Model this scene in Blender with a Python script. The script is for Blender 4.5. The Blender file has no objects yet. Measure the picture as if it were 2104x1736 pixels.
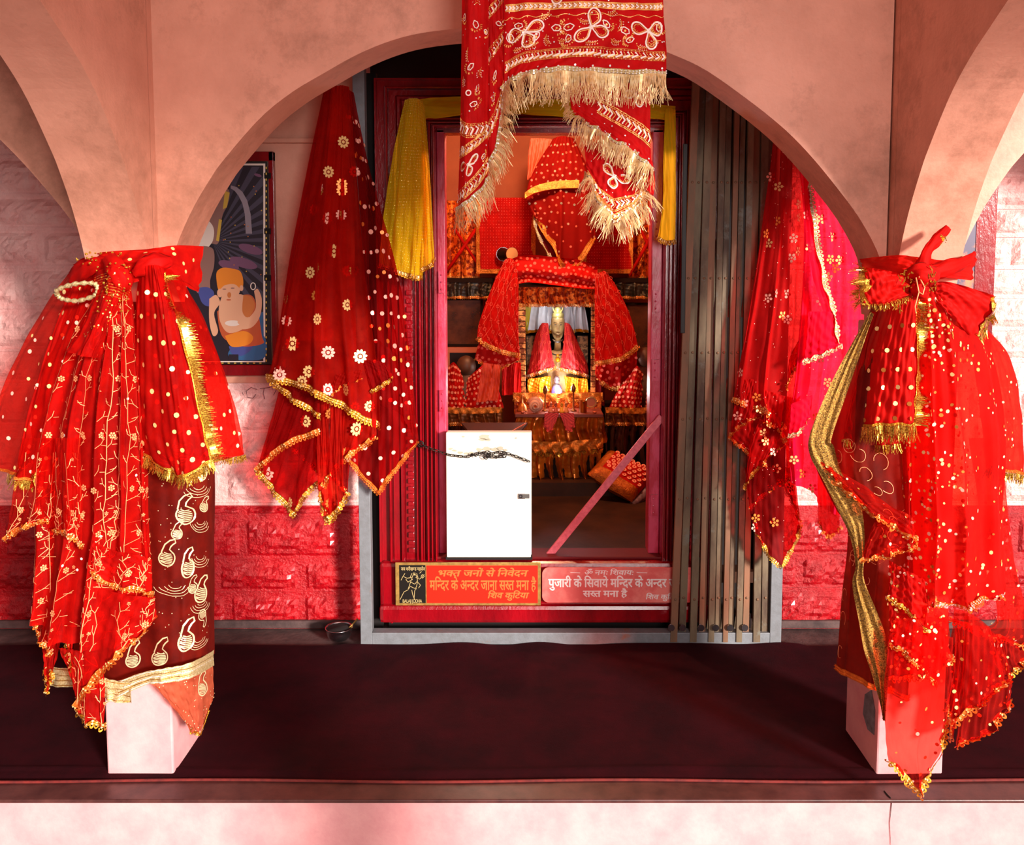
import bpy, bmesh, math, random
import numpy as np
from mathutils import Vector, Matrix
R = random.Random(7)
C = bpy.context.scene.collection
PI = math.pi
# ------------------------------------------------------------------ camera model
F = 1800.0; CXP = 1072.0; CYP = 672.0; PITCH = math.radians(4.5); H = 1.6
CT, ST = math.cos(PITCH), math.sin(PITCH)
def P(px, py, Y):
    v = (CYP - py) / F; u = (px - CXP) / F
    dy = CT + v * ST; dz = -ST + v * CT
    t = Y / dy
    return Vector((u * t, Y, H + dz * t))
def PA(a):
    a = np.asarray(a, float)
    v = (CYP - a[..., 1]) / F; u = (a[..., 0] - CXP) / F
    dy = CT + v * ST; dz = -ST + v * CT
    t = a[..., 2] / dy
    return np.stack([u * t, a[..., 2], H + dz * t], -1)
# ------------------------------------------------------------------ materials
def lin(c):
    return tuple(((x / 255) / 12.92 if x / 255 <= .04045 else ((x / 255 + .055) / 1.055) ** 2.4) for x in c) + (1,)
MATS = {}
def mat(name, col, rough=.7, metal=0., col2=None, nscale=6., nlo=.35, nhi=.65, bump=0., bscale=60., bdist=.002,
        spec=.5, sheen=0., alpha=None, transl=0., tint=None, coat=0., emit=None, estr=0., weave=0., stretch=None,
        col3=None, n3scale=3., n3lo=.55, n3hi=.7, bump2=0., b2scale=12., b2dist=.01):
    if name in MATS: return MATS[name]
    m = bpy.data.materials.new(name); m.use_nodes = True
    nt = m.node_tree; N = nt.nodes; L = nt.links; N.clear()
    out = N.new('ShaderNodeOutputMaterial')
    b = N.new('ShaderNodeBsdfPrincipled')
    b.inputs['Base Color'].default_value = lin(col)
    b.inputs['Roughness'].default_value = rough
    b.inputs['Metallic'].default_value = metal
    b.inputs['Specular IOR Level'].default_value = spec
    b.inputs['Coat Weight'].default_value = coat
    b.inputs['Coat Roughness'].default_value = .15
    tc = N.new('ShaderNodeTexCoord')
    vec = tc.outputs['Object']
    if stretch:
        mp = N.new('ShaderNodeMapping'); mp.inputs['Scale'].default_value = stretch
        L.new(vec, mp.inputs['Vector']); vec = mp.outputs['Vector']
    colout = None
    if col2 is not None:
        n = N.new('ShaderNodeTexNoise'); n.inputs['Scale'].default_value = nscale; n.inputs['Detail'].default_value = 6
        n.inputs['Roughness'].default_value = .65
        L.new(vec, n.inputs['Vector'])
        mr = N.new('ShaderNodeMapRange'); mr.inputs['From Min'].default_value = nlo; mr.inputs['From Max'].default_value = nhi
        L.new(n.outputs['Fac'], mr.inputs['Value'])
        mx = N.new('ShaderNodeMix'); mx.data_type = 'RGBA'
        mx.inputs['A'].default_value = lin(col); mx.inputs['B'].default_value = lin(col2)
        L.new(mr.outputs['Result'], mx.inputs['Factor']); colout = mx.outputs['Result']
        if col3 is not None:
            n = N.new('ShaderNodeTexNoise'); n.inputs['Scale'].default_value = n3scale; n.inputs['Detail'].default_value = 8
            n.inputs['Roughness'].default_value = .75
            L.new(tc.outputs['Object'], n.inputs['Vector'])
            mr = N.new('ShaderNodeMapRange'); mr.inputs['From Min'].default_value = n3lo; mr.inputs['From Max'].default_value = n3hi
            L.new(n.outputs['Fac'], mr.inputs['Value'])
            m3 = N.new('ShaderNodeMix'); m3.data_type = 'RGBA'
            L.new(colout, m3.inputs['A']); m3.inputs['B'].default_value = lin(col3)
            L.new(mr.outputs['Result'], m3.inputs['Factor']); colout = m3.outputs['Result']
        L.new(colout, b.inputs['Base Color'])
    nrm = None
    def addbump(strength, scale, dist, prev, rough_=.6):
        n = N.new('ShaderNodeTexNoise'); n.inputs['Scale'].default_value = scale; n.inputs['Detail'].default_value = 5
        n.inputs['Roughness'].default_value = rough_
        L.new(vec, n.inputs['Vector'])
        bp = N.new('ShaderNodeBump'); bp.inputs['Strength'].default_value = strength; bp.inputs['Distance'].default_value = dist
        L.new(n.outputs['Fac'], bp.inputs['Height'])
        if prev is not None: L.new(prev, bp.inputs['Normal'])
        return bp.outputs['Normal']
    if bump2: nrm = addbump(bump2, b2scale, b2dist, nrm)
    if bump: nrm = addbump(bump, bscale, bdist, nrm)
    if nrm is not None: L.new(nrm, b.inputs['Normal'])
    sh = b.outputs['BSDF']
    if transl:
        t = N.new('ShaderNodeBsdfTranslucent'); t.inputs['Color'].default_value = lin(tint or col)
        if colout is not None and tint is None: L.new(colout, t.inputs['Color'])
        ms = N.new('ShaderNodeMixShader'); ms.inputs['Fac'].default_value = transl
        L.new(sh, ms.inputs[1]); L.new(t.outputs['BSDF'], ms.inputs[2]); sh = ms.outputs['Shader']
    if alpha is not None:
        tr = N.new('ShaderNodeBsdfTransparent'); tr.inputs['Color'].default_value = lin(tint) if tint else (1, 1, 1, 1)
        ms = N.new('ShaderNodeMixShader'); ms.inputs['Fac'].default_value = alpha
        if weave:
            # thread density: more opaque seen edge-on, mottled weave
            lw = N.new('ShaderNodeLayerWeight'); lw.inputs['Blend'].default_value = .35
            n = N.new('ShaderNodeTexNoise'); n.inputs['Scale'].default_value = 9; L.new(tc.outputs['Object'], n.inputs['Vector'])
            a = N.new('ShaderNodeMath'); a.operation = 'MULTIPLY_ADD'; a.inputs[1].default_value = weave; a.inputs[2].default_value = alpha
            L.new(lw.outputs['Facing'], a.inputs[0])
            a2 = N.new('ShaderNodeMath'); a2.operation = 'MULTIPLY_ADD'; a2.inputs[1].default_value = .25
            L.new(n.outputs['Fac'], a2.inputs[0])
            s = N.new('ShaderNodeMath'); s.operation = 'SUBTRACT'; s.inputs[1].default_value = .12; s.use_clamp = True
            L.new(a.outputs[0], a2.inputs[2]); L.new(a2.outputs[0], s.inputs[0]); L.new(s.outputs[0], ms.inputs['Fac'])
        L.new(tr.outputs['BSDF'], ms.inputs[1]); L.new(sh, ms.inputs[2]); sh = ms.outputs['Shader']
    if emit:
        e = N.new('ShaderNodeEmission'); e.inputs['Color'].default_value = lin(emit); e.inputs['Strength'].default_value = estr
        sh = e.outputs['Emission']
    L.new(sh, out.inputs['Surface'])
    MATS[name] = m
    return m
# ------------------------------------------------------------------ objects
def thing(name, label, cat, loc=(0, 0, 0), group=None):
    o = bpy.data.objects.new(name, None); C.objects.link(o); o.location = loc; o.empty_display_size = .05
    o['label'] = label; o['category'] = cat
    if group: o['group'] = group
    return o
def tag(o, label, cat, group=None):
    o['label'] = label; o['category'] = cat
    if group: o['group'] = group
    return o
def wloc(o):
    v = Vector((0, 0, 0))
    while o is not None:
        v += o.location; o = o.parent
    return v
class MB:
    def __init__(s): s.v = []; s.f = []; s.m = []; s.mi = 0
    def add(s, vs, fs):
        n = len(s.v); s.v += [tuple(v) for v in vs]
        s.f += [tuple(i + n for i in f) for f in fs]; s.m += [s.mi] * len(fs)
        return s
    def box(s, x0, x1, y0, y1, z0, z1):
        vs = [(x, y, z) for z in (z0, z1) for y in (y0, y1) for x in (x0, x1)]
        return s.add(vs, [(0, 2, 3, 1), (4, 5, 7, 6), (0, 1, 5, 4), (2, 6, 7, 3), (0, 4, 6, 2), (1, 3, 7, 5)])
    def obox(s, c, ax, ay, az):
        c, ax, ay, az = map(Vector, (c, ax, ay, az))
        vs = [c + ax * i + ay * j + az * k for k in (-1, 1) for j in (-1, 1) for i in (-1, 1)]
        return s.add(vs, [(0, 2, 3, 1), (4, 5, 7, 6), (0, 1, 5, 4), (2, 6, 7, 3), (0, 4, 6, 2), (1, 3, 7, 5)])
    def tube(s, pts, rad, n=8, closed=False):
        pts = [Vector(p) for p in pts]; K = len(pts)
        rs = rad if isinstance(rad, (list, tuple)) else [rad] * K
        base = len(s.v); prev = None
        for i, p in enumerate(pts):
            if closed: t = pts[(i + 1) % K] - pts[i - 1]
            else: t = pts[min(i + 1, K - 1)] - pts[max(i - 1, 0)]
            if t.length < 1e-9: t = Vector((0, 0, 1))
            t.normalize()
            a = prev if prev is not None else (Vector((0, 0, 1)) if abs(t.z) < .9 else Vector((1, 0, 0)))
            a = (a - t * a.dot(t)); a.normalize(); b_ = t.cross(a); prev = a
            for k in range(n):
                th = 2 * PI * k / n
                s.v.append(tuple(p + (a * math.cos(th) + b_ * math.sin(th)) * rs[i]))
        for i in range(K if closed else K - 1):
            j = (i + 1) % K
            for k in range(n):
                k2 = (k + 1) % n
                s.f.append((base + i * n + k, base + i * n + k2, base + j * n + k2, base + j * n + k)); s.m.append(s.mi)
        if not closed:
            s.f.append(tuple(base + k for k in range(n))[::-1]); s.m.append(s.mi)
            s.f.append(tuple(base + (K - 1) * n + k for k in range(n))); s.m.append(s.mi)
        return s
    def lathe(s, prof, c=(0, 0, 0), n=24, sx=1., sy=1., cap=True):
        base = len(s.v)
        for r, z in prof:
            for k in range(n):
                th = 2 * PI * k / n
                s.v.append((c[0] + r * sx * math.cos(th), c[1] + r * sy * math.sin(th), c[2] + z))
        for i in range(len(prof) - 1):
            for k in range(n):
                k2 = (k + 1) % n
                s.f.append((base + i * n + k, base + i * n + k2, base + (i + 1) * n + k2, base + (i + 1) * n + k)); s.m.append(s.mi)
        if cap:
            s.f.append(tuple(base + k for k in range(n))[::-1]); s.m.append(s.mi)
            e = base + (len(prof) - 1) * n
            s.f.append(tuple(e + k for k in range(n))); s.m.append(s.mi)
        return s
    def ball(s, c, r, n=10, m=7, sc=(1, 1, 1)):
        prof = [(max(1e-4, math.sin(PI * i / m)) * r, -math.cos(PI * i / m) * r * sc[2]) for i in range(m + 1)]
        return s.lathe(prof, c, n, sc[0], sc[1])
    def poly(s, pts, y0, y1):          # prism of an (x,z) outline between y0 and y1
        n = len(pts)
        vs = [(x, y0, z) for x, z in pts] + [(x, y1, z) for x, z in pts]
        fs = [tuple(range(n)), tuple(range(2 * n - 1, n - 1, -1))]
        fs += [(i, i + n, (i + 1) % n + n, (i + 1) % n) for i in range(n)]
        return s.add(vs, fs)
    def build(s, name, mats, parent=None, smooth=False, bevel=0., sub=0, solid=0., kind=None, fixn=True):
        o0 = wloc(parent) if parent is not None else Vector((0, 0, 0))
        me = bpy.data.meshes.new(name)
        me.from_pydata([(v[0] - o0.x, v[1] - o0.y, v[2] - o0.z) for v in s.v], [], s.f)
        mats = mats if isinstance(mats, (list, tuple)) else [mats]
        for m in mats: me.materials.append(m)
        me.polygons.foreach_set('material_index', s.m)
        if fixn:
            bm = bmesh.new(); bm.from_mesh(me); bmesh.ops.recalc_face_normals(bm, faces=bm.faces); bm.to_mesh(me); bm.free()
        if smooth: me.polygons.foreach_set('use_smooth', [True] * len(me.polygons))
        me.update()
        o = bpy.data.objects.new(name, me); C.objects.link(o)
        if parent is not None: o.parent = parent
        if bevel:
            md = o.modifiers.new('b', 'BEVEL'); md.width = bevel; md.segments = 2; md.limit_method = 'ANGLE'
        if sub:
            md = o.modifiers.new('s', 'SUBSURF'); md.levels = sub; md.render_levels = sub
        if solid:
            md = o.modifiers.new('t', 'SOLIDIFY'); md.thickness = solid; md.offset = 0
        if kind: o['kind'] = kind
        return o
def struct(o): o['kind'] = 'structure'; return o
# ------------------------------------------------------------------ cloth sheets
def crom(ctrl, t, smooth=True):
    ctrl = np.asarray(ctrl, float); K = len(ctrl)
    x = np.clip(np.asarray(t) * (K - 1), 0, K - 1 - 1e-9); i = x.astype(int); f = (x - i)
    f = f.reshape(f.shape + (1,) * (ctrl.ndim - 1))
    if not smooth or K < 3: return ctrl[i] * (1 - f) + ctrl[i + 1] * f
    p0 = ctrl[np.maximum(i - 1, 0)]; p1 = ctrl[i]; p2 = ctrl[i + 1]; p3 = ctrl[np.minimum(i + 2, K - 1)]
    return .5 * ((2 * p1) + (p2 - p0) * f + (2 * p0 - 5 * p1 + 4 * p2 - p3) * f * f + (-p0 + 3 * p1 - 3 * p2 + p3) * f ** 3)
class Sheet:
    """cloth through rows of control points (px, py, Y); the points are turned into metres on the spot"""
    def __init__(s, rows, dep=2.5, nu=60, nv=60, amp=.012, freq=5., ph=0., ramp=(.2, 1.), wob=.3, smooth=True, wr=.002):
        K = len(rows[0]); rr = []
        for r in rows:
            row = []
            for k, p in enumerate(r):
                d = p[2] if len(p) > 2 else (dep[k] if isinstance(dep, (list, tuple)) else dep)
                row.append((p[0], p[1], d))
            rr.append(row)
        W = PA(rr)                                         # (R,K,3) metres
        s.nu, s.nv = nu, nv
        u = np.linspace(0, 1, nu + 1); v = np.linspace(0, 1, nv + 1)
        A = np.stack([crom(W[i], u, smooth) for i in range(len(rr))])     # (R,nu+1,3)
        G = crom(A, v)                                     # (nv+1,nu+1,3)
        rmp = ramp[0] + (ramp[1] - ramp[0]) * v[:, None]
        U = u[None, :] + wob * .08 * np.sin(v[:, None] * 4 + ph)
        d = np.sin(2 * PI * freq * U + ph) + .45 * np.sin(2 * PI * freq * 2.3 * U + 1.7 * ph + v[:, None] * 2)
        d2 = np.sin(U * 61 + v[:, None] * 9 + ph) + np.sin(U * 23 - v[:, None] * 31 + ph * 2)
        G[..., 1] -= amp * rmp * d + wr * d2
        G[..., 0] += amp * .5 * rmp * np.cos(2 * PI * freq * U + ph)
        s.G = G
        s.vl = []; s.fl = []; s.ml = []
    def S(s, u, v):
        u = np.clip(np.asarray(u, float), 0, 1) * s.nu; v = np.clip(np.asarray(v, float), 0, 1) * s.nv
        i = np.minimum(u.astype(int), s.nu - 1); j = np.minimum(v.astype(int), s.nv - 1)
        fu = (u - i)[..., None]; fv = (v - j)[..., None]; G = s.G
        return (G[j, i] * (1 - fu) + G[j, i + 1] * fu) * (1 - fv) + (G[j + 1, i] * (1 - fu) + G[j + 1, i + 1] * fu) * fv
    def frame(s, u, v):
        e = .012
        p = s.S(u, v)
        tu = (s.S(min(u + e, 1), v) - s.S(max(u - e, 0), v)) / (min(u + e, 1) - max(u - e, 0))
        tv = (s.S(u, min(v + e, 1)) - s.S(u, max(v - e, 0))) / (min(v + e, 1) - max(v - e, 0))
        su = np.linalg.norm(tu) + 1e-6; sv = np.linalg.norm(tv) + 1e-6
        n = np.cross(tu, tv); n /= (np.linalg.norm(n) + 1e-9)
        if n[1] > 0: n = -n
        return p, tu / su, tv / sv, su, sv, n
    def _poly(s, pts, mi):
        n = len(s.vl); s.vl += [tuple(p) for p in pts]; s.fl.append(tuple(range(n, n + len(pts)))); s.ml.append(mi)
    def disc(s, u, v, r, mi=1, n=8, off=.0022, asp=1., rot=0.):
        p, a, b, su, sv, nn = s.frame(u, v)
        b = np.cross(nn, a)
        c, q = math.cos(rot), math.sin(rot); a, b = a * c + b * q, b * c - a * q
        s._poly([p + nn * off + a * (math.cos(2 * PI * k / n) * r) + b * (math.sin(2 * PI * k / n) * r * asp) for k in range(n)], mi)
    def ring(s, u, v, r, w, mi=1, n=12, off=.0022):
        p, a, b, su, sv, nn = s.frame(u, v); b = np.cross(nn, a)
        pts = [p + nn * off + a * (math.cos(2 * PI * k / n) * r) + b * (math.sin(2 * PI * k / n) * r) for k in range(n)]
        pin = [p + nn * off + a * (math.cos(2 * PI * k / n) * (r - w)) + b * (math.sin(2 * PI * k / n) * (r - w)) for k in range(n)]
        for k in range(n): s._poly([pts[k], pts[(k + 1) % n], pin[(k + 1) % n], pin[k]], mi)
    def flower(s, u, v, r, petals=8, mi=1, off=.0024, rot=0.):
        p, a, b, su, sv, nn = s.frame(u, v); b = np.cross(nn, a)
        for k in range(petals):
            th = rot + 2 * PI * k / petals
            d = a * math.cos(th) + b * math.sin(th); e = b * math.cos(th) - a * math.sin(th)
            c = p + nn * off + d * r * .68; L_ = r * .32; w = r * min(.3, 2.1 / petals)
            s._poly([c + d * (math.cos(2 * PI * q / 7) * L_) + e * (math.sin(2 * PI * q / 7) * w) for q in range(7)], mi)
        s.disc(u, v, r * .26, mi, 7, off)
    def stroke(s, uv, w, mi=1, off=.0024, closed=False):
        uv = list(uv)
        if closed: uv = uv + [uv[0]]
        pts = [s.S(a, b) for a, b in uv]; K = len(pts)
        _, _, _, _, _, nn = s.frame(*uv[K // 2])
        L_, Rr = [], []
        for i in range(K):
            t = pts[min(i + 1, K - 1)] - pts[max(i - 1, 0)]; l = np.linalg.norm(t)
            if l < 1e-9: continue
            q = np.cross(nn, t / l); wi = w[i] if isinstance(w, (list, tuple)) else w
            L_.append(pts[i] + q * wi / 2 + nn * off); Rr.append(pts[i] - q * wi / 2 + nn * off)
        for i in range(len(L_) - 1): s._poly([L_[i], L_[i + 1], Rr[i + 1], Rr[i]], mi)
    def local(s, u, v, pts, rot=0., sc=1.):
        """points in metres round (u,v) -> list of (u,v)"""
        _, _, _, su, sv, _ = s.frame(u, v); c, q = math.cos(rot), math.sin(rot)
        return [(u + (x * c - y * q) * sc / su, v + (x * q + y * c) * sc / sv) for x, y in pts]
    def build(s, name, parent, mats, thick=0.):
        nv, nu = s.nv, s.nu
        vs = [tuple(p) for p in s.G.reshape(-1, 3)]
        fs = [(j * (nu + 1) + i, j * (nu + 1) + i + 1, (j + 1) * (nu + 1) + i + 1, (j + 1) * (nu + 1) + i) for j in range(nv) for i in range(nu)]
        n0 = len(vs); mi = [0] * len(fs)
        vs += s.vl; fs += [tuple(i + n0 for i in f) for f in s.fl]; mi += s.ml
        b = MB(); b.v = vs; b.f = fs; b.m = mi
        o = b.build(name, mats, parent, smooth=True, fixn=False)
        return o
def edge_uv(which, n=60):
    t = [i / n for i in range(n + 1)]
    return {'bottom': [(a, 1.) for a in t], 'top': [(a, 0.) for a in t], 'left': [(0., a) for a in t], 'right': [(1., a) for a in t]}[which]
def resample(pts, ds):
    pts = np.asarray(pts); seg = np.linalg.norm(np.diff(pts, axis=0), axis=1); cum = np.concatenate([[0], np.cumsum(seg)])
    n = max(2, int(cum[-1] / ds)); t = np.linspace(0, cum[-1], n + 1)
    return np.stack([np.interp(t, cum, pts[:, k]) for k in range(3)], 1)
def inward(sh, uv):
    """for every uv path point: position and unit vector pointing to the cloth's inside"""
    out = []
    for u, v in uv:
        p, tu, tv, su, sv, n = sh.frame(u, v)
        out.append((p, n, tu, tv))
    return out
def trim(sh, uv, parent, m, width=.014, scal=.006, name='gold_trim', side=None, edge='bottom', off=.0035, rows=2, mat2=None):
    """ribbon with a scalloped outer edge running along a path on the sheet"""
    inn = {'bottom': lambda a, b: -b, 'top': lambda a, b: b, 'left': lambda a, b: a, 'right': lambda a, b: -a}[edge]
    data = inward(sh, uv)
    pos = np.array([d[0] - 0 * d[1] for d in data]); inw = np.array([inn(d[2], d[3]) for d in data]); nor = np.array([d[1] for d in data])
    comb = np.concatenate([pos, inw, nor], 1)
    seg = np.linalg.norm(np.diff(pos, axis=0), axis=1); cum = np.concatenate([[0], np.cumsum(seg)])
    ds = scal * 1.7 if scal else .01
    n = max(3, int(cum[-1] / ds)); t = np.linspace(0, cum[-1], n + 1)
    I = np.stack([np.interp(t, cum, comb[:, k]) for k in range(9)], 1)
    p, d, q = I[:, :3], I[:, 3:6], I[:, 6:]
    tang = np.gradient(p, axis=0); tang /= (np.linalg.norm(tang, axis=1)[:, None] + 1e-9)
    d = d - tang * np.sum(d * tang, 1)[:, None]; d /= (np.linalg.norm(d, axis=1)[:, None] + 1e-9)
    q = np.cross(tang, d); q *= np.where(q[:, 1] > 0, -1, 1)[:, None]
    b = MB()
    nr = 5
    grid = []
    for k in range(nr + 1):
        a = k / nr
        hgt = off + (.0012 if k % 2 else 0)
        grid.append(p + d * (width * a) + q * hgt)
    vs = [tuple(x) for g in grid for x in g]; m1 = n + 1
    fs = [(k * m1 + i, k * m1 + i + 1, (k + 1) * m1 + i + 1, (k + 1) * m1 + i) for k in range(nr) for i in range(n)]
    b.add(vs, fs)
    if mat2 is not None: b.mi = 1
    for i in range(n + 1):                                # bright sequin line inside the ribbon
        for rw in ([.25, .7] if rows == 2 else [.5]):
            c = p[i] + d[i] * width * rw + q[i] * (off + .0025); r = min(ds, width) * .26
            b.add([c + tang[i] * r, c + d[i] * r * .8, c - tang[i] * r, c - d[i] * r * .8], [(0, 1, 2, 3)])
    b.mi = 0
    if scal:
        for i in range(n + 1):
            c = p[i] + q[i] * off; k6 = 7
            outer = [c - d[i] * (math.sin(PI * k / k6) * scal * 1.25) + tang[i] * (math.cos(PI * k / k6) * scal * .8) for k in range(k6 + 1)]
            inner = [c - d[i] * (math.sin(PI * k / k6) * scal * .55) + tang[i] * (math.cos(PI * k / k6) * scal * .35) for k in range(k6 + 1)]
            b.add(outer + inner, [(k, k + 1, k + 9, k + 8) for k in range(k6)])
    return b.build(name, [m] + ([mat2] if mat2 is not None else []), parent, fixn=False)
def fringe(sh, uv, parent, m, length=.05, edge='bottom', dens=.0011, grav=.6, name='fringe', w=.0011, head=.008, headmat=None, lift=.004, jit=.25):
    out_ = {'bottom': lambda a, b: b, 'top': lambda a, b: -b, 'left': lambda a, b: -a, 'right': lambda a, b: a}[edge]
    data = inward(sh, uv)
    pos = np.array([d[0] for d in data]); dr = np.array([out_(d[2], d[3]) for d in data]); nor = np.array([d[1] for d in data])
    comb = np.concatenate([pos, dr, nor], 1)
    seg = np.linalg.norm(np.diff(pos, axis=0), axis=1); cum = np.concatenate([[0], np.cumsum(seg)])
    n = max(8, int(cum[-1] / dens)); t = np.linspace(0, cum[-1], n + 1)
    I = np.stack([np.interp(t, cum, comb[:, k]) for k in range(9)], 1)
    b = MB()
    tg = np.gradient(I[:, :3], axis=0); tg /= (np.linalg.norm(tg, axis=1)[:, None] + 1e-9)
    for i in range(n + 1):
        p = Vector(I[i, :3]); d = Vector(I[i, 3:6]); q = Vector(I[i, 6:]).normalized(); t_ = Vector(tg[i])
        d = (d - t_ * d.dot(t_)); d = (d.normalized() if d.length > 1e-6 else Vector((0, 0, -1)))
        g = (d * (1 - grav) + Vector((0, 0, -1)) * grav)
        g = g.normalized() if g.length > 1e-6 else Vector((0, 0, -1))
        g = (g + Vector((R.uniform(-jit, jit), R.uniform(-.15, .15), R.uniform(-.1, .1)))).normalized()
        L_ = length * R.uniform(.75, 1.12); side = t_.cross(q); side = t_ * w
        bend = Vector((R.uniform(-1, 1), R.uniform(-1, .6), 0)) * L_ * .18
        a0 = p + q * (lift + R.uniform(0, .003)); a1 = a0 + d * L_ * .25 + g * L_ * .25; a2 = a0 + g * L_ * .98 + bend
        b.add([a0 - side, a0 + side, a1 + side, a1 - side, a2 + side * .5, a2 - side * .5], [(0, 1, 2, 3), (3, 2, 4, 5)])
    return b.build(name, m, parent, fixn=False, kind='stuff')
def dots(sh, cu, cv, r, mi=(1,), jit=.3, u0=.03, u1=.97, v0=.05, v1=.97, rj=.15, skip=0., stag=True, off=.0022):
    for j in range(cv):
        for i in range(cu):
            if R.random() < skip: continue
            u = u0 + (u1 - u0) * (i + .5 + (.5 if (j % 2 and stag) else 0) - .25 + R.uniform(-jit, jit)) / cu
            v = v0 + (v1 - v0) * (j + .5 + R.uniform(-jit, jit)) / cv
            if 0 < u < 1 and 0 < v < 1:
                sh.disc(u, v, r * R.uniform(1 - rj, 1 + rj), R.choice(mi), off=off)
WORLD = .19; SUNE = 7.5; SUNA = 8; SUNEL = 12.5; SUNAZ = 38; INE = 85; ROOFY = -1.5; FRONT = 76; EXPO = .2
WCOL = (1., .88, .90, 1); SUNC = (1., .88, .80)
# ================================================================== MATERIALS OF THE BUILDING
PLASTER = mat('pink plaster', (228, 162, 138), .55, col2=(196, 134, 110), nscale=2.5, nlo=.35, nhi=.7, bump=.35, bscale=90, bdist=.002,
              bump2=.35, b2scale=7, b2dist=.012, col3=(140, 92, 70), n3scale=2.6, n3lo=.50, n3hi=.78)
PLASTER_W = mat('pale pink paint', (228, 168, 168), .6, col2=(214, 146, 150), nscale=8, bump=.3, bscale=70, bdist=.002, col3=(190, 140, 130), n3scale=9, n3lo=.68, n3hi=.8)
STONE = mat('pink painted stone', (250, 204, 198), .38, col2=(236, 172, 168), nscale=9, bump=1., bscale=38, bdist=.010, bump2=.5, b2scale=16, b2dist=.012)
DADO = mat('red enamel stone', (190, 8, 22), .22, col2=(156, 4, 16), nscale=12, bump=1., bscale=90, bdist=.008, bump2=.5, b2scale=20, b2dist=.01, coat=.3)
REDPAINT = mat('red enamel wood', (150, 6, 20), .22, col2=(112, 4, 14), nscale=9, bump=.6, bscale=75, bdist=.003, stretch=(1, 1, .35), coat=.4)
REDPINK = mat('worn rose enamel', (198, 62, 92), .3, col2=(176, 30, 56), nscale=22, nlo=.45, nhi=.6, bump=.6, bscale=80, bdist=.003, stretch=(1, 1, .3))
BARPINK = mat('rose painted bar', (226, 110, 122), .5, col2=(200, 84, 100), nscale=60, bump=.5, bscale=160, bdist=.001)
CEMENT = mat('dirty cement', (92, 70, 68), .8, col2=(56, 40, 40), nscale=9, bump=.6, bscale=50, bdist=.004)
LEDGE = mat('polished brown stone', (88, 50, 46), .38, col2=(60, 30, 30), nscale=14, bump=.2, bscale=40, bdist=.002)
CARPET = mat('maroon carpet', (50, 4, 13), .95, col2=(34, 3, 9), nscale=5, bump=.8, bscale=420, bdist=.002, bump2=.35, b2scale=6, b2dist=.012, spec=.1)
CARPET_EDGE = mat('carpet binding', (120, 30, 24), .8, col2=(80, 16, 16), nscale=30)
GALV = mat('galvanised channel', (130, 136, 142), .55, .35, col2=(118, 122, 126), nscale=30, bump=.5, bscale=140, bdist=.001, col3=(150, 104, 80), n3scale=7, n3lo=.6, n3hi=.72)
GATE = mat('weathered gate steel', (118, 104, 80), .65, .0, col2=(70, 50, 36), nscale=7, nlo=.4, nhi=.62, bump=.5, bscale=120, bdist=.001, col3=(120, 128, 120), n3scale=5, n3lo=.56, n3hi=.7, stretch=(1, 1, .3))
GATE_BROWN = mat('rusted gate steel', (136, 92, 66), .65, .0, col2=(98, 80, 58), nscale=6, nlo=.4, nhi=.62, bump=.5, bscale=120, bdist=.001, stretch=(1, 1, .3))
DARK = mat('recess shade and black', (16, 8, 8), .9)  # near-black: shade painted into recesses, also used for plain black parts
INWALL = mat('ochre shrine wall', (176, 92, 58), .8, col2=(160, 80, 50), nscale=3)
INFLOOR = mat('brown shrine floor', (66, 36, 20), .6, spec=.2, col2=(44, 22, 12), nscale=5, bump=.3, bscale=30)
STEEL = mat('steel', (200, 200, 205), .22, 1.)
CHAINM = mat('blackened chain iron', (48, 42, 38), .45, .8)
GROUND = mat('ground', (150, 130, 120), .9)
# ================================================================== ARCADE
ctr = [(363, 504), (396, 429), (433, 366), (460, 328), (533, 244), (599, 190), (666, 150), (732, 113), (799, 85), (865, 68), (949, 58), (1020, 53), (1085, 52),
       (1150, 54), (1230, 62), (1300, 78), (1373, 108), (1445, 141), (1529, 199), (1606, 260), (1663, 317), (1720, 386), (1770, 455), (1808, 531)]
YA0, YA1 = 2.64, 2.82
prof = [(P(x, y, YA0).x, P(x, y, YA0).z) for x, y in ctr]
PCX = 1.185                                   # pillar centres at x = -PCX and +PCX
prof = [(-1.09, 1.42)] + [(-1.075, 1.52)] + prof + [(1.083, 1.52), (1.095, 1.42)]
prof_d = []
xs_ = np.array([p[0] for p in prof]); zs_ = np.array([p[1] for p in prof])
tt = np.linspace(0, 1, 97)
pc = crom(np.stack([xs_, zs_], 1), tt)
prof = [(float(a), float(b)) for a, b in pc]
ZTOP = 2.9
def slab(name, prof, mapf, thick0, thick1, ztop=ZTOP, m=PLASTER):
    """wall over an arch: prof = (s,z) points, mapf(s,t,z) -> xyz, t from thick0 to thick1"""
    b = MB(); n = len(prof)
    for t in (thick0, thick1):
        for s_, z in prof: b.v.append(mapf(s_, t, z))
        for s_, z in prof: b.v.append(mapf(s_, t, ztop))
    for k in (0, 1):
        o = k * 2 * n
        for i in range(n - 1):
            b.f.append((o + i, o + i + 1, o + n + i + 1, o + n + i)); b.m.append(0)
    for i in range(n - 1):
        b.f.append((i, i + 1, 2 * n + i + 1, 2 * n + i)); b.m.append(0)
        b.f.append((n + i, n + i + 1, 3 * n + i + 1, 3 * n + i)); b.m.append(0)
    b.f.append((0, n, 3 * n, 2 * n)); b.m.append(0); b.f.append((n - 1, 2 * n - 1, 4 * n - 1, 3 * n - 1)); b.m.append(0)
    return struct(b.build(name, m))
slab('trim_1', prof, lambda s_, t, z: (s_, t, z), YA0, YA1)                                   # arch over the middle bay
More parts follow.
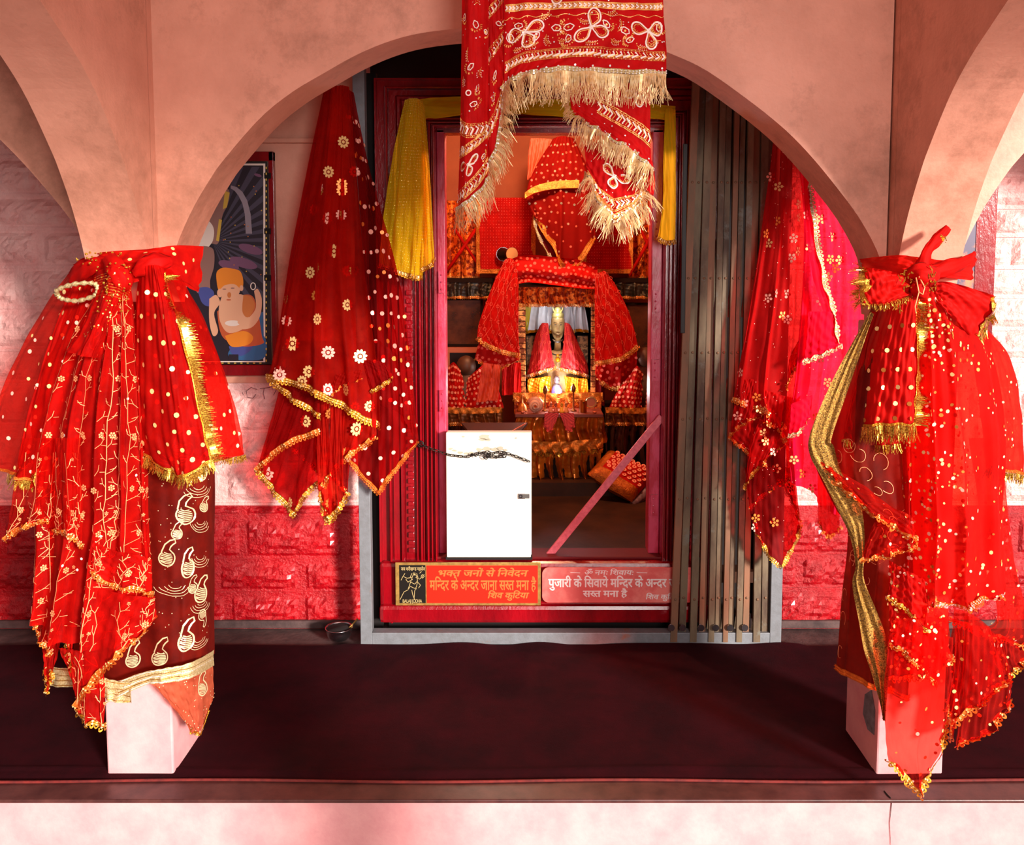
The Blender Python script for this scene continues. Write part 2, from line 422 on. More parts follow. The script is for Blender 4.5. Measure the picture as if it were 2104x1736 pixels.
slab('trim_2', prof, lambda s_, t, z: (s_ - 2 * PCX + .005, t, z), YA0, YA1)                  # left bay
slab('trim_3', prof, lambda s_, t, z: (s_ + 2 * PCX - .005, t, z), YA0, YA1)                  # right bay
half = prof
slab('trim_4', prof, lambda s_, t, z: (t, 2.70 - (s_ + PCX), z), -1.275, -1.09)               # arch running towards the viewer, left
slab('trim_5', prof, lambda s_, t, z: (t, 2.70 - (s_ + PCX), z), 1.10, 1.285)
for i, sx in enumerate((-1, 1)):
    b = MB(); cx = sx * 1.19
    x0, x1 = (-1.275, -1.09) if sx < 0 else (1.10, 1.285); b.box(x0, x1, 2.604, YA1 - .01, 1.35, ZTOP)
    struct(b.build('trim_%d' % (6 + i), PLASTER))
# pillars (things: painted piers the cloths are tied to)
for sx, lb in ((-1, 'pale pink square plaster pillar on the left, wrapped in red cloths'), (1, 'pale pink square plaster pillar on the right with peeled grey patch')):
    cx = sx * 1.19 + (.008 if sx < 0 else .012)
    b = MB(); b.box(cx - .103, cx + .103, 2.6, 2.86, 0.0, 1.40)
    o = b.build('pillar', PLASTER_W, bevel=.006); tag(o, lb, 'pillar')
    if sx > 0:
        b = MB(); b.poly([(0, 0), (.05, -.01), (.09, .02), (.08, .09), (.03, .13), (.0, .08)], -.001, .001)
        p = MB(); p.v = [(cx - .1045 + v[1], 2.62 + v[0], .12 + v[2]) for v in b.v]; p.f = b.f; p.m = b.m
        p.build('peeled_patch', mat('bare cement', (120, 124, 134), .8, col2=(90, 90, 96), nscale=40), o)
# front pair of pillars behind the viewer carry the long arches
for sx in (-1, 1):
    b = MB(); cx = sx * 1.19
    b.box(cx - .1, cx + .1, .2, .46, -1.0, 1.42)
    struct(b.build('trim_%d' % (8 + (sx > 0)), PLASTER_W))
# roof slabs
b = MB(); b.box(-3.6, 3.6, ROOFY, 3.9, ZTOP, ZTOP + .15); struct(b.build('ceiling', PLASTER))
# ================================================================== PLATFORM
b = MB(); b.box(-3.6, 3.6, 2.50, 3.9, -.5, -.006)
b.build('floor', CEMENT, kind='structure')
b = MB(); b.box(-3.6, 3.6, 2.488, 2.50, -1., -.012); struct(b.build('trim_10', PLASTER_W))      # painted riser of the platform
b = MB(); b.box(-3.6, 3.6, 2.478, 2.60, -.012, 0.0); struct(b.build('trim_11', LEDGE, bevel=.004))
b = MB(); b.box(-8, 8, -3, 2.5, -1.02, -1.0); struct(b.build('ground_slab' if 0 else 'floor_1', GROUND))
# crack in the ledge and riser by the right pillar
b = MB(); pts = [P(1818, 1582, 2.52), P(1824, 1608, 2.5), P(1830, 1622, 2.486), P(1832, 1650, 2.486), P(1828, 1690, 2.486), P(1830, 1736, 2.486)]
for i in range(len(pts)):
    if i < 3: pts[i].z = .001
b.tube(pts, [.0022, .003, .0025, .0012, .0008, .0006], 4); b.build('trim_12', DARK, kind='structure')
# carpet: one wavy sheet with cut-outs around the pillars left to the pillars' own volume
nx, ny = 220, 60
vs = []; fs = []
for j in range(ny + 1):
    for i in range(nx + 1):
        x = -3.5 + 7. * i / nx; y0 = 2.566 + .006 * math.sin(x * 5) ; y1 = 3.505 + .006 * math.sin(x * 9) - (.0 if -.7 < x < 1.1 else .0)
        y = y0 + (y1 - y0) * j / ny
        if j < 10 : y = y0 + (.10) * j / 10
        else: y = y0 + .1 + (y1 - y0 - .1) * (j - 10) / (ny - 10)
        z = .007 + .002 * math.sin(x * 6 + y * 8) * math.sin(y * 11 + x)
        if -.75 < x < 1.15 and j > ny - 8: z += .006 * (1 + math.sin(x * 14 + 1.5 * math.sin(x * 5))) * (j - ny + 8) / 8
        if j < 4: z -= .006 * (4 - j) / 4
        z += .004 * math.exp(-((y - 2.62 - .01 * math.sin(x * 3)) / .008) ** 2)
        vs.append((x, y, z))
for j in range(ny):
    for i in range(nx):
        a = j * (nx + 1) + i; fs.append((a, a + 1, a + nx + 2, a + nx + 1))
b = MB(); b.add(vs, fs); o = b.build('carpet', CARPET, smooth=True, fixn=False)
tag(o, 'dark maroon carpet laid over the platform between the pillars and shrine door', 'carpet')
b = MB(); b.tube([(x, 2.566 + .006 * math.sin(x * 5), .004) for x in np.linspace(-3.5, 3.5, 160)], .0045, 6); b.build('binding', CARPET_EDGE, o, smooth=True)
# ================================================================== BACK WALL
YW = 3.70
XL, XR = -.655, 1.10
b = MB()
b.box(-3.6, XL, YW + .012, 3.9, -.01, ZTOP); struct(b.build('wall_left', STONE))
b = MB(); b.box(XR, 3.6, YW + .012, 3.9, -.01, ZTOP); struct(b.build('wall_right', STONE))
b = MB(); b.box(XL, XR, 3.86, 3.9, 2.33, ZTOP); struct(b.build('wall_void_shade', DARK))  # board over the door, coloured near-black in place of the shade there
b = MB(); b.box(.72, XR + .02, 3.86, 3.92, -.01, 2.4); struct(b.build('wall_inner', DARK))  # wall behind the gate, shade between the bars painted as near-black
def blocks(name, x0, x1, z0, z1, m, ch=.165, cl=.36, mortar=.028, seed=1, amp=.010, relief=.018, frame_=False):
    """rough-faced masonry courses: one relief mesh"""
    r = random.Random(seed); b = MB(); z = z0; row = 0
    b.box(x0, x1, YW + .002, YW + .02, z0, z1)
    while z < z1 - .02:
        h = min(ch * r.uniform(.85, 1.15), z1 - z)
        x = x0 - (row % 2) * cl * .5 * r.uniform(.8, 1.2)
        while x < x1:
            l = cl * r.uniform(.7, 1.25)
            a, c = max(x + mortar / 2, x0), min(x + l - mortar / 2, x1); d, e = z + mortar / 2, z + h - mortar / 2
            if c - a > .03 and e - d > .02:
                gx, gz = max(4, int((c - a) / .016)), max(4, int((e - d) / .016)); vs = []
                p1, p2, p3 = r.uniform(0, 9), r.uniform(0, 9), r.uniform(0, 9)
                for j in range(gz + 1):
                    for i in range(gx + 1):
                        X = a + (c - a) * i / gx; Z = d + (e - d) * j / gz
                        edge = min(i, gx - i, j, gz - j)
                        k = 0 if edge == 0 else 1
                        n = math.sin(X * 47 + Z * 61 + p1) * math.sin(Z * 83 + p2 - X * 15) + .6 * math.sin(X * 120 + p3) * math.sin(Z * 140 + p1)
                        y = YW + .004 - k * (relief * (.55 if edge == 1 else 1) + amp * .5 * n + r.uniform(-1, 1) * amp * .35)
                        if frame_ and edge in (2,): y += .006
                        vs.append((X, y, Z))
                b.add(vs, [(j * (gx + 1) + i, j * (gx + 1) + i + 1, (j + 1) * (gx + 1) + i + 1, (j + 1) * (gx + 1) + i) for j in range(gz) for i in range(gx)])
            x += l
        # thin raised string line between courses
        b.box(x0, x1, YW - .004, YW + .01, z - .006, z + .006)
        z += h; row += 1
    o = b.build(name, m, smooth=False, fixn=False); return struct(o)
ZD = P(600, 1035, YW).z
ZL = P(600, 295, YW).z
blocks('wall_left_lower', -3.4, XL - .002, 0, ZD, DADO, seed=3, frame_=True)
blocks('wall_right_lower', XR + .002, 3.4, 0, ZD, DADO, seed=5, frame_=True)
blocks('wall_left_upper', -3.4, -1.28, ZD, 2.35, STONE, seed=8)
xp1 = P(562, 600, YW).x
blocks('wall_left_middle', -1.28, XL - .002, ZD, P(500, 772, YW).z - .03, STONE, seed=9)
b = MB(); b.box(-1.28, XL - .002, YW - .012, YW + .02, P(500, 772, YW).z - .03, ZL); struct(b.build('wall_left_smooth', PLASTER, bevel=.003))
b = MB(); b.box(-1.9, XL, YW - .03, YW + .02, ZL, ZL + .02); b.box(-1.9, XL, YW - .008, YW + .02, ZL + .02, 2.36); struct(b.build('trim_13', PLASTER, bevel=.003))
blocks('wall_right_upper', XR + .002, 3.4, ZD, 2.5, STONE, seed=12, ch=.12, cl=.30, mortar=.016, amp=.006)
# worn lower strip of the dado
b = MB(); b.box(-3.4, XL - .003, YW - .022, YW, 0, .035); struct(b.build('baseboard_left', CEMENT, bevel=.006))
b = MB(); b.box(XR + .02, 3.4, YW - .022, YW, 0, .035); struct(b.build('baseboard_right', CEMENT, bevel=.006))
# ================================================================== DOOR FRAME
YD = 3.62
xl = P(897, 700, YD).x; xr = P(1363, 700, YD).x; zt = P(1100, 262, YD).z; zb = P(1100, 1150, YD).z
door = thing('door_frame', 'red enamelled wooden door frame with fluted mouldings around the shrine opening', 'door frame', (xl / 2 + xr / 2, YD, 0))
# profile: (offset from opening, y)
def ringprof(prof, z0, name, m, topk=.8, parent=door, xl=xl, xr=xr, zt=zt):
    b = MB(); n = len(prof)
    for o_, y in prof:
        b.v += [(xl - o_, y, z0), (xl - o_, y, zt + o_ * topk), (xr + o_, y, zt + o_ * topk), (xr + o_, y, z0)]
    for i in range(n - 1):
        for k in range(3):
            b.f.append((i * 4 + k, i * 4 + k + 1, (i + 1) * 4 + k + 1, (i + 1) * 4 + k)); b.m.append(0)
    return b.build(name, m, parent)
fl = [(0, YD + .10), (0, YD + .012)]
o_ = 0.0
for w, d in [(.012, -.012), (.006, .006), (.010, -.010), (.006, .010), (.012, -.014), (.008, .012), (.006, -.004), (.014, -.012), (.006, .008), (.010, -.008)]:
    fl += [(o_ + .001, YD + max(0, d)), (o_ + w * .3, YD + d - .004), (o_ + w * .7, YD + d - .004), (o_ + w, YD + max(0, d))]; o_ += w
ringprof(fl, .06, 'fluted_moulding', REDPAINT)
b1 = [(.09, YD + .02), (.09, YD + .004), (.135, YD + .004), (.135, YD + .012), (.142, YD - .012), (.152, YD - .012), (.156, YD + .01), (.16, YD + .012)]
ringprof(b1, .06, 'notched_moulding', REDPAINT)
b2 = [(.16, YD + .03), (.16, YD + .0), (.185, YD + .0), (.187, YD + .008), (.190, YD + .008), (.192, YD - .02), (.197, YD - .024), (.202, YD - .02), (.204, YD + .0),
      (.235, YD + .0), (.237, YD - .01), (.245, YD - .01), (.247, YD + .06)]
ringprof(b2, .06, 'outer_board', REDPAINT)
# carved notches up the left moulding
b = MB(); zz = .30; k = 0
for sx, x0 in ((-1, xl), (1, xr)):
    zz = .36
    while zz < 1.45:
        hh = R.uniform(.016, .026); cx = x0 + sx * .112
        b.box(cx - .013, cx + .013, YD - .008, YD + .01, zz, zz + hh); zz += hh + .014
b.build('carved_notches', REDPAINT, door, bevel=.003)
b = MB(); b.box(xl - .245, xr + .2, YD - .035, YD + .08, .065, zb); b.box(xl - .245, xr + .2, YD - .055, YD + .06, .07, .15)
b.build('sill', REDPAINT, door, bevel=.018)
b = MB(); b.box(xl - .01, xr + .01, YD - .0, YD + .12, zb, zb + .012); b.build('threshold', mat('worn dark threshold', (96, 8, 14), .6, spec=.2), door, bevel=.004)
b = MB(); b.box(xl - .22, xr + .4, YD + .05, YD + .26, -.005, .07); b.build('sill_gap_shade', DARK, door)  # added board, painted near-black as the shadow gap below the sill
# inner jambs with hinges (rose coloured)
for sx, x0, w in ((1, xl, .034), (-1, xr, .046)):
    b = MB(); a, c = sorted((x0, x0 + sx * w)); b.box(a, c, YD + .05, YD + .14, zb + .01, zt); j = b.build('inner_jamb', REDPINK, door, bevel=.004)
    for zc in (.55, 1.13, 1.42, 1.72) if sx < 0 else (1.0, 1.5):
        h = MB(); h.box(a + .006, c - .008, YD + .040, YD + .05, zc - .045, zc + .045)
        for q in (-.03, 0, .03): h.ball((a + .018, YD + .038, zc + q), .004, 6, 4)
        h.build('hinge', REDPINK, j)
b = MB(); b.box(xl, xr, YD + .05, YD + .14, zt - .014, zt + .02); b.build('head_jamb', REDPAINT, door, bevel=.003)
# diagonal bar
b = MB(); A = P(1360, 856, YD + .03); B = P(1124, 1146, YD + .05); d = (B - A).normalized(); c = (A + B) / 2
n_ = Vector((0, 1, 0)); s_ = d.cross(n_).normalized()
b.obox(c, d * (B - A).length / 2, s_ * .0155, n_ * .006)
o = b.build('door_bar', BARPINK, bevel=.002); tag(o, 'flat rose painted bar leaning diagonally across the right half of the doorway', 'bar')
# ================================================================== GATE
YG = 3.51
gf = thing('gate_frame', 'grey galvanised steel channel frame standing around the shrine doorway', 'gate frame', (P(1170, 1320, YG).x, YG, 0))
xg0 = P(741, 1320, YG).x; xg1 = P(1605, 1320, YG).x; gw = .047
ztg = 2.7
b = MB(); b.box(xg0, xg0 + gw, YG, YG + .05, 0.006, ztg); b.build('left_post', GALV, gf, bevel=.002)
b = MB(); b.box(xg1 - gw, xg1, YG, YG + .05, 0.006, ztg); b.build('right_post', GALV, gf, bevel=.002)
b = MB(); b.box(xg0 + gw, xg1 - gw, YG + .001, YG + .05, 0.006, .056); b.build('bottom_rail', GALV, gf, bevel=.002)
b = MB(); b.box(xg0 + gw, xg1 - gw, YG + .001, YG + .05, ztg - .05, ztg); b.build('top_rail', GALV, gf, bevel=.002)
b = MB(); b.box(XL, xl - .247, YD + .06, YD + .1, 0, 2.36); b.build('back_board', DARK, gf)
gate = thing('collapsible_gate', 'folded collapsible steel gate of narrow upright channels beside the doorway', 'gate', (P(1480, 1320, YG).x, YG, .03))
bx = [1383, 1402, 1423, 1443, 1460, 1475, 1489, 1502, 1517, 1533, 1553, 1572]
for i, x in enumerate(bx):
    A = P(x, 1314, YG + .01); Bt = P(1424 + i * 14.6, 300, YG + .01)
    A.z = .018; k = (2.37 - A.z) / (Bt.z - A.z); Bt = A + (Bt - A) * k
    Y0 = YG - .004 + (i % 2) * .018
    b = MB(); q_ = [bx[k + 1] - bx[k] for k in range(11)] + [17]; w = .00078 * min(q_[i], q_[max(i - 1, 0)], 18)
    def colm(x0a, x0b, dx0, dx1, y0, y1):
        vs = [(A.x + dx0, y0, A.z), (A.x + dx1, y0, A.z), (A.x + dx1, y1, A.z), (A.x + dx0, y1, A.z),
              (Bt.x + dx0, y0, Bt.z), (Bt.x + dx1, y0, Bt.z), (Bt.x + dx1, y1, Bt.z), (Bt.x + dx0, y1, Bt.z)]
        b.add(vs, [(0, 1, 2, 3), (4, 5, 6, 7), (0, 1, 5, 4), (1, 2, 6, 5), (2, 3, 7, 6), (3, 0, 4, 7)])
    # U channel: web and two flanges
    colm(0, 0, -w, w, Y0, Y0 + .003); colm(0, 0, -w, -w + .003, Y0 + .003, Y0 + .02); colm(0, 0, w - .003, w, Y0 + .003, Y0 + .02)
    bar = b.build('channel_bar', GATE if i % 3 else GATE_BROWN, gate)
    for zc in (.20, .62, .95, 1.22, 1.52, 1.9):
        tpos = (zc - A.z) / (Bt.z - A.z); xx = A.x + (Bt.x - A.x) * tpos
        if i == 0 and zc == .20:
            rv = MB(); rv.ball((0, 0, 0), .0055, 8, 5, (1, .6, 1)); rivet0 = rv.build('rivet', GATE_BROWN, None, smooth=True); o = rivet0
        else: o = rivet0.copy(); C.objects.link(o)
        o.parent = bar; o.location = Vector((xx, Y0 - .001, zc)) - wloc(bar)
for zz in (.20, .95, 1.52):                             # lattice flats crossing behind the bars
    for k in range(6):
        x0 = P(bx[k * 2], 1314, YG).x + (zz - .1) * .045
        b = MB(); b.obox((x0 + .012, YG + .045, zz), (.017, 0, .16), (.009, 0, -.001), (0, .002, 0)); b.build('lattice_flat', GATE, gate)
for x in (1379, 1402, 1440, 1470, 1500, 1530):
    b = MB(); p = P(x, 1289, YG - .01); b.lathe([(.001, 0), (.014, 0), (.014, .006), (.001, .006)], (0, 0, 0), 12)
    n = 4 * 12
    for q in range(len(b.v) - n, len(b.v)):
        X, Y, Z = b.v[q]; b.v[q] = (p.x + X, p.y - .006 + Z, p.z + Y)
    b.build('roller', STEEL, gate, smooth=False)
b = MB(); p = P(1413, 430, YG - .01); b.box(p.x - .022, p.x - .004, YG - .012, YG - .004, 1.30, 2.05); b.build('lock_plate', mat('black lock bar', (20, 18, 18), .5, .3), gate, bevel=.002)
# ================================================================== SHRINE ROOM SHELL
ZF = .22
b = MB(); b.box(-1.35, 1.6, 3.77, 6.2, ZF - .05, ZF); struct(b.build('floor_shrine', INFLOOR))
b = MB(); b.box(-1.35, 1.6, 6.1, 6.2, ZF, 2.75); struct(b.build('wall_shrine_back', INWALL))
b = MB(); b.box(-1.4, -1.32, 3.9, 6.2, ZF, 2.75); struct(b.build('wall_shrine_left', INWALL))
b = MB(); b.box(1.55, 1.65, 3.9, 6.2, ZF, 2.75); struct(b.build('wall_shrine_right', INWALL))
b = MB(); b.box(-1.4, 1.65, 3.9, 6.2, 2.72, 2.8); struct(b.build('ceiling_shrine', INWALL))
# ================================================================== CAMERA AND LIGHT
cam = bpy.data.cameras.new('camera'); co = bpy.data.objects.new('camera', cam); C.objects.link(co)
co.location = (0, 0, H); co.rotation_euler = (PI / 2 - PITCH, 0, 0)
cam.sensor_width = 36; cam.lens = F / 2104 * 36; cam.sensor_fit = 'HORIZONTAL'
cam.shift_x = -(CXP - 1052) / 2104; cam.shift_y = -(868 - CYP) / 2104
cam.clip_start = .05
bpy.context.scene.camera = co
sc = bpy.context.scene
sc.view_settings.view_transform = 'Standard'; sc.view_settings.look = 'None'; sc.view_settings.gamma = 1; sc.view_settings.use_curve_mapping = False
sc.view_settings.exposure = EXPO
w = bpy.data.worlds.new('sky'); sc.world = w; w.use_nodes = True
bg = w.node_tree.nodes['Background']; bg.inputs['Color'].default_value = WCOL; bg.inputs['Strength'].default_value = WORLD
sun = bpy.data.lights.new('sun', 'SUN'); sun.energy = SUNE; sun.angle = math.radians(SUNA); sun.color = SUNC
so = bpy.data.objects.new('sun', sun); C.objects.link(so)
el, az = math.radians(SUNEL), math.radians(SUNAZ)       # azimuth: to the right of the viewer's back
d = Vector((-math.sin(az) * math.cos(el), math.cos(az) * math.cos(el), -math.sin(el)))
so.rotation_euler = d.to_track_quat('-Z', 'Y').to_euler(); so.location = (3, -3, 3)
def arealamp(name, loc, e, size, col, rot=(0, 0, 0)):
    l = bpy.data.lights.new(name, 'AREA'); l.energy = e; l.size = size; l.color = col
    o = bpy.data.objects.new(name, l); C.objects.link(o); o.location = loc; o.rotation_euler = rot; return o
def pointlamp(name, loc, e, r, col):
    l = bpy.data.lights.new(name, 'POINT'); l.energy = e; l.shadow_soft_size = r; l.color = col
    o = bpy.data.objects.new(name, l); C.objects.link(o); o.location = loc; return o
pointlamp('shrine_bulb', (.1, 4.5, 2.45), INE, .06, (1., .62, .34))
arealamp('front_fill_light', (.9, -1.3, 1.9), FRONT, 1.1, (1., .92, .88), (PI / 2 - .12, 0, .16))  # added fill lamp, unseen behind the viewer, brightens everything from the front
# ================================================================== CLOTH MATERIALS
def clothmat(name, col, col2=None, alpha=None, **k):
    k.setdefault('rough', .7); k.setdefault('nscale', 14); k.setdefault('transl', .22); k.setdefault('spec', .12)
    return mat(name, col, col2=col2, alpha=alpha, bump=.25, bscale=500, bdist=.0006, **k)
RED_NET = clothmat('scarlet net', (206, 16, 8), (160, 6, 4), alpha=.46, weave=.6, tint=(255, 70, 50))
RED_NET2 = clothmat('scarlet net outer', (212, 26, 16), (180, 12, 10), alpha=.17, weave=.42, tint=(255, 120, 105))
RED_SAT = clothmat('scarlet gauze', (210, 16, 8), (172, 6, 4), alpha=.85, tint=(255, 60, 40))
RED_BACK = clothmat('crimson net', (196, 24, 8), (160, 10, 4), alpha=.36, weave=.5, tint=(235, 60, 40))
RED_BACKD = clothmat('crimson net side', (176, 14, 16), (150, 8, 10), alpha=.22, weave=.4, tint=(220, 70, 70))
MAGENTA = clothmat('magenta net', (240, 10, 66), (216, 6, 44), alpha=.6, weave=.4, tint=(255, 60, 100))
REDSIDE = clothmat('red net by gate', (206, 14, 14), (176, 8, 10), alpha=.55, weave=.4, tint=(240, 60, 60))
BROWN_NET = clothmat('russet net', (112, 18, 8), (70, 10, 5), alpha=.74, weave=.3, tint=(200, 80, 50))
COPPER_NET = clothmat('copper tissue', (196, 96, 66), (150, 60, 38), alpha=.8, rough=.45, tint=(240, 160, 130))
YELLOW = clothmat('yellow net', (252, 226, 30), (250, 214, 20), alpha=.72, weave=.6, tint=(255, 200, 60), transl=.5)
REDCOT = clothmat('red printed cotton', (214, 16, 18), (184, 8, 12), transl=.2)
GOLD = mat('gold lace', (232, 170, 60), .28, .9, col2=(200, 130, 36), nscale=160, bump=1., bscale=380, bdist=.002)
GOLDB = mat('bright gold tinsel', (250, 205, 90), .2, .9, col2=(214, 150, 40), nscale=200, bump=1., bscale=300, bdist=.002)
GOLDO = mat('orange gold lace', (236, 124, 40), .34, .6, col2=(214, 96, 26), nscale=160, bump=1., bscale=380, bdist=.002)
GOLDPALE = mat('pale gold ribbon', (246, 228, 180), .3, .45, col2=(180, 150, 84), nscale=220, bump=1., bscale=400, bdist=.002)
GOLDNET = mat('antique gold net', (176, 136, 66), .35, .8, col2=(120, 86, 36), nscale=240, nlo=.45, nhi=.55, bump=1., bscale=300, bdist=.002)
SILV = mat('silver beads', (255, 252, 246), .3, .3)
SEQ = mat('gold sequin', (255, 214, 140), .4, .3)
SEQP = mat('pink sequin', (255, 180, 160), .4, .1)
SEQG = mat('dull gold sequin', (196, 120, 50), .4, .5)
SEQO = mat('orange sequin', (250, 140, 60), .35, .3)
THREAD = mat('salmon thread', (255, 156, 104), .5, .1)
THREADG = mat('pale gold thread', (248, 226, 176), .3, .4)
CREAM = mat('cream print', (255, 238, 226), .6)
GOLDPR = mat('gold print', (244, 178, 96), .45, .3)
FR_CREAM = mat('straw fringe', (250, 226, 176), .35, .3, col2=(226, 180, 110), nscale=90)
FR_GOLD = mat('tinsel fringe', (244, 196, 80), .25, .75, col2=(150, 90, 16), nscale=260, nlo=.42, nhi=.58)
KNOTRED = clothmat('red scarf satin', (206, 12, 6), (170, 6, 4), alpha=None, transl=.15)
E_ = edge_uv
def prt(sh, parent, mats, name='cloth_panel'): return sh.build(name, parent, mats)
# ================================================================== O  printed shawl hanging from the arch crown
top = thing('shawl', 'red shawl printed with white and gold paisleys and straw fringe, hanging before the arch crown', 'shawl', tuple(P(1170, 0, 2.3)))
pm = [REDCOT, CREAM, GOLDPR, SILV]
def chevband(sh, v, hw, u0=.02, u1=.98, step=.0155, vf=None, rev=1):
    """band of chevrons between two dotted lines, following v=const (or vf(u))"""
    vf = vf or (lambda u: v)
    us = np.linspace(u0, u1, 60)
    p = np.array([sh.S(u, vf(u)) for u in us]); L_ = np.sum(np.linalg.norm(np.diff(p, axis=0), axis=1))
    n = max(2, int(L_ / step))
    _, _, _, su, sv, _ = sh.frame((u0 + u1) / 2, min(.98, vf((u0 + u1) / 2)))
    h = hw / sv
    for sg in (-1, 1):
        sh.stroke([(u, vf(u) + sg * h * 1.25) for u in us], .0020, 2); sh.stroke([(u, vf(u) + sg * h * 1.75) for u in us], .0020, 2)
        for k in range(n * 2):
            u = u0 + (u1 - u0) * (k + .5) / (n * 2); sh.disc(u, vf(u) + sg * h * 1.5, .0018, 2, 5)
    for k in range(n):
        u = u0 + (u1 - u0) * (k + .3) / n; du = (u1 - u0) / n
        mi = 1
        for o_, w in ((0, .0048), (.45, .0026)):
            a = u + du * o_
            sh.stroke([(a, vf(a) - h), (a + rev * du * .55, vf(a)), (a, vf(a) + h)], w, mi if o_ == 0 else 2)
def petalmotif(sh, u, v, s_=1., rot=0.):
    """three paisley petals with beaded insides"""
    for k, a in enumerate((rot - .9, rot + .6, rot + 2.6)):
        out = [(0, 0)]
        for q in range(15):
            t = q / 14; th = -2.2 + 4.4 * t
            out.append((.019 + .011 * math.cos(th), .010 * math.sin(th)))
        for sc_, w, mi in ((1, .0042, 1), (.70, .0018, 2)):
            pts = [((x - .017 * (1 - sc_) * 0 + (.017 * (1 - sc_))) if sc_ < 1 else x, y) for x, y in [(x_ * sc_, y_ * sc_) for x_, y_ in out]]
            sh.stroke(sh.local(u, v, pts, a, s_), w, mi, closed=True)
        for q in range(5):
            th = -1.8 + .9 * q
            sh.disc(*sh.local(u, v, [(.020 + .0045 * math.cos(th), .0045 * math.sin(th))], a, s_)[0], .0011, 2, 5)
    sh.ring(u, v, .004 * s_, .0015, 1)
def comet(sh, u, v, rot, s_=1.):
    """leaf and rays motif"""
    sh.stroke(sh.local(u, v, [(0, 0), (.006, .005), (.014, .004), (.018, 0), (.014, -.005), (.006, -.005)], rot, s_), .0026, 1, closed=True)
    sh.disc(*sh.local(u, v, [(.010, 0)], rot, s_)[0], .003, 2, 6)
    for q in range(9):
        th = -1.3 + 2.6 * q / 8
        sh.stroke(sh.local(u, v, [(.012 + .010 * math.cos(th), .010 * math.sin(th)), (.012 + .014 * math.cos(th), .014 * math.sin(th))], rot, s_), .0028, 2)
def spray(sh, u, v, rot, s_=1., n=6):
    L_ = [(k * .006, .004 * math.sin(k * .7)) for k in range(n)]
    sh.stroke(sh.local(u, v, L_, rot, s_), .0012, 2)
    for k in range(1, n):
        for sg in (-1, 1):
            a = (L_[k][0], L_[k][1]); b_ = (a[0] + .004, a[1] + sg * .006)
            sh.stroke(sh.local(u, v, [a, b_], rot, s_), .0011, 2); sh.disc(*sh.local(u, v, [b_], rot, s_)[0], .0014, 1, 5)
def diamante(sh, n, u0=.02, u1=.98, v0=.02, v1=.98, r=.0018, mi=3):
    for _ in range(n): sh.disc(R.uniform(u0, u1), R.uniform(v0, v1), r * R.uniform(.7, 1.3), mi, 6, .003)
YS = 2.30
# left hanging fold
s1 = Sheet([[(950, -90), (968, -90), (988, -90), (1004, -90)], [(947, 120), (962, 118), (982, 115), (1004, 112)], [(944, 300), (958, 290), (980, 270), (1002, 250)],
            [(938, 434), (956, 424), (980, 402), (1003, 368)]], dep=[YS + .03, YS - .01, YS - .01, YS + .02], nu=24, nv=70, amp=.004, freq=1.2)
for k, (u, v, a) in enumerate([(.5, .22, 1.2), (.45, .52, .4), (.55, .36, 2.5)]): comet(s1, u, v, a, 1.2)
spray(s1, .5, .12, 1.5, 1.1, 7); spray(s1, .35, .30, 1.7, 1.1, 6); s1.ring(.4, .47, .008, .003, 1); s1.ring(.25, .42, .006, .002, 1)
chevband(s1, .66, .010, vf=lambda u: .58 + .12 * u, step=.017); chevband(s1, .88, .010, vf=lambda u: .91 - .03 * u, step=.017)
petalmotif(s1, .42, .78, 1.0, .8); chevband(s1, .7, .007, vf=lambda u: .70 + .02 * u, step=.015)
petalmotif(s1, .5, .1, 1.0, .3)
for u, v, a in ((.8, .25, .5), (.7, .45, 2.), (.2, .68, 1.), (.75, .8, .3), (.2, .2, 1.8), (.8, .12, .2)): comet(s1, u, v, a, 1.1)
for u, v, a in ((.75, .38, 1.7), (.2, .4, 1.4), (.3, .86, .2)): spray(s1, u, v, a, .9, 5)
diamante(s1, 34)
s1.build('cloth_fold', top, pm)
trim(s1, E_('bottom'), top, GOLDPALE, .010, .0, 'beaded_braid', mat2=SILV)
fringe(s1, E_('bottom'), top, FR_CREAM, .062, grav=.75, w=.0008)
# second fold, its hem running up to the front panel
s2 = Sheet([[(1002, -90), (1012, -90), (1024, -90), (1036, -90)], [(1002, 60), (1012, 60), (1026, 60), (1037, 60)],
            [(1001, 200), (1012, 180), (1028, 150), (1040, 130)], [(1000, 350), (1022, 310), (1034, 235), (1046, 186)]],
           dep=[YS + .035, YS + .02, YS + .015, YS + .0], nu=24, nv=70, amp=.004, freq=1.5, ph=1)
for (u, v, a) in [(.5, .30, .3), (.5, .60, 2.2)]: comet(s2, u, v, a, 1.1)
chevband(s2, .46, .009, step=.016, vf=lambda u: .50 - .12 * u); chevband(s2, .2, .009, step=.016, vf=lambda u: .28 - .10 * u)
for u, v, a in ((.3, .1, 1.3), (.7, .4, .3), (.3, .7, 1.2), (.7, .92, .4)): comet(s2, u, v, a, 1.1)
chevband(s2, .82, .008, step=.016); spray(s2, .5, .12, 1.4, 1., 6); diamante(s2, 24)
s2.build('cloth_fold', top, pm)
trim(s2, E_('bottom'), top, GOLDPALE, .009, .0, 'beaded_braid', mat2=SILV)
fringe(s2, E_('bottom'), top, FR_CREAM, .055, grav=.55)
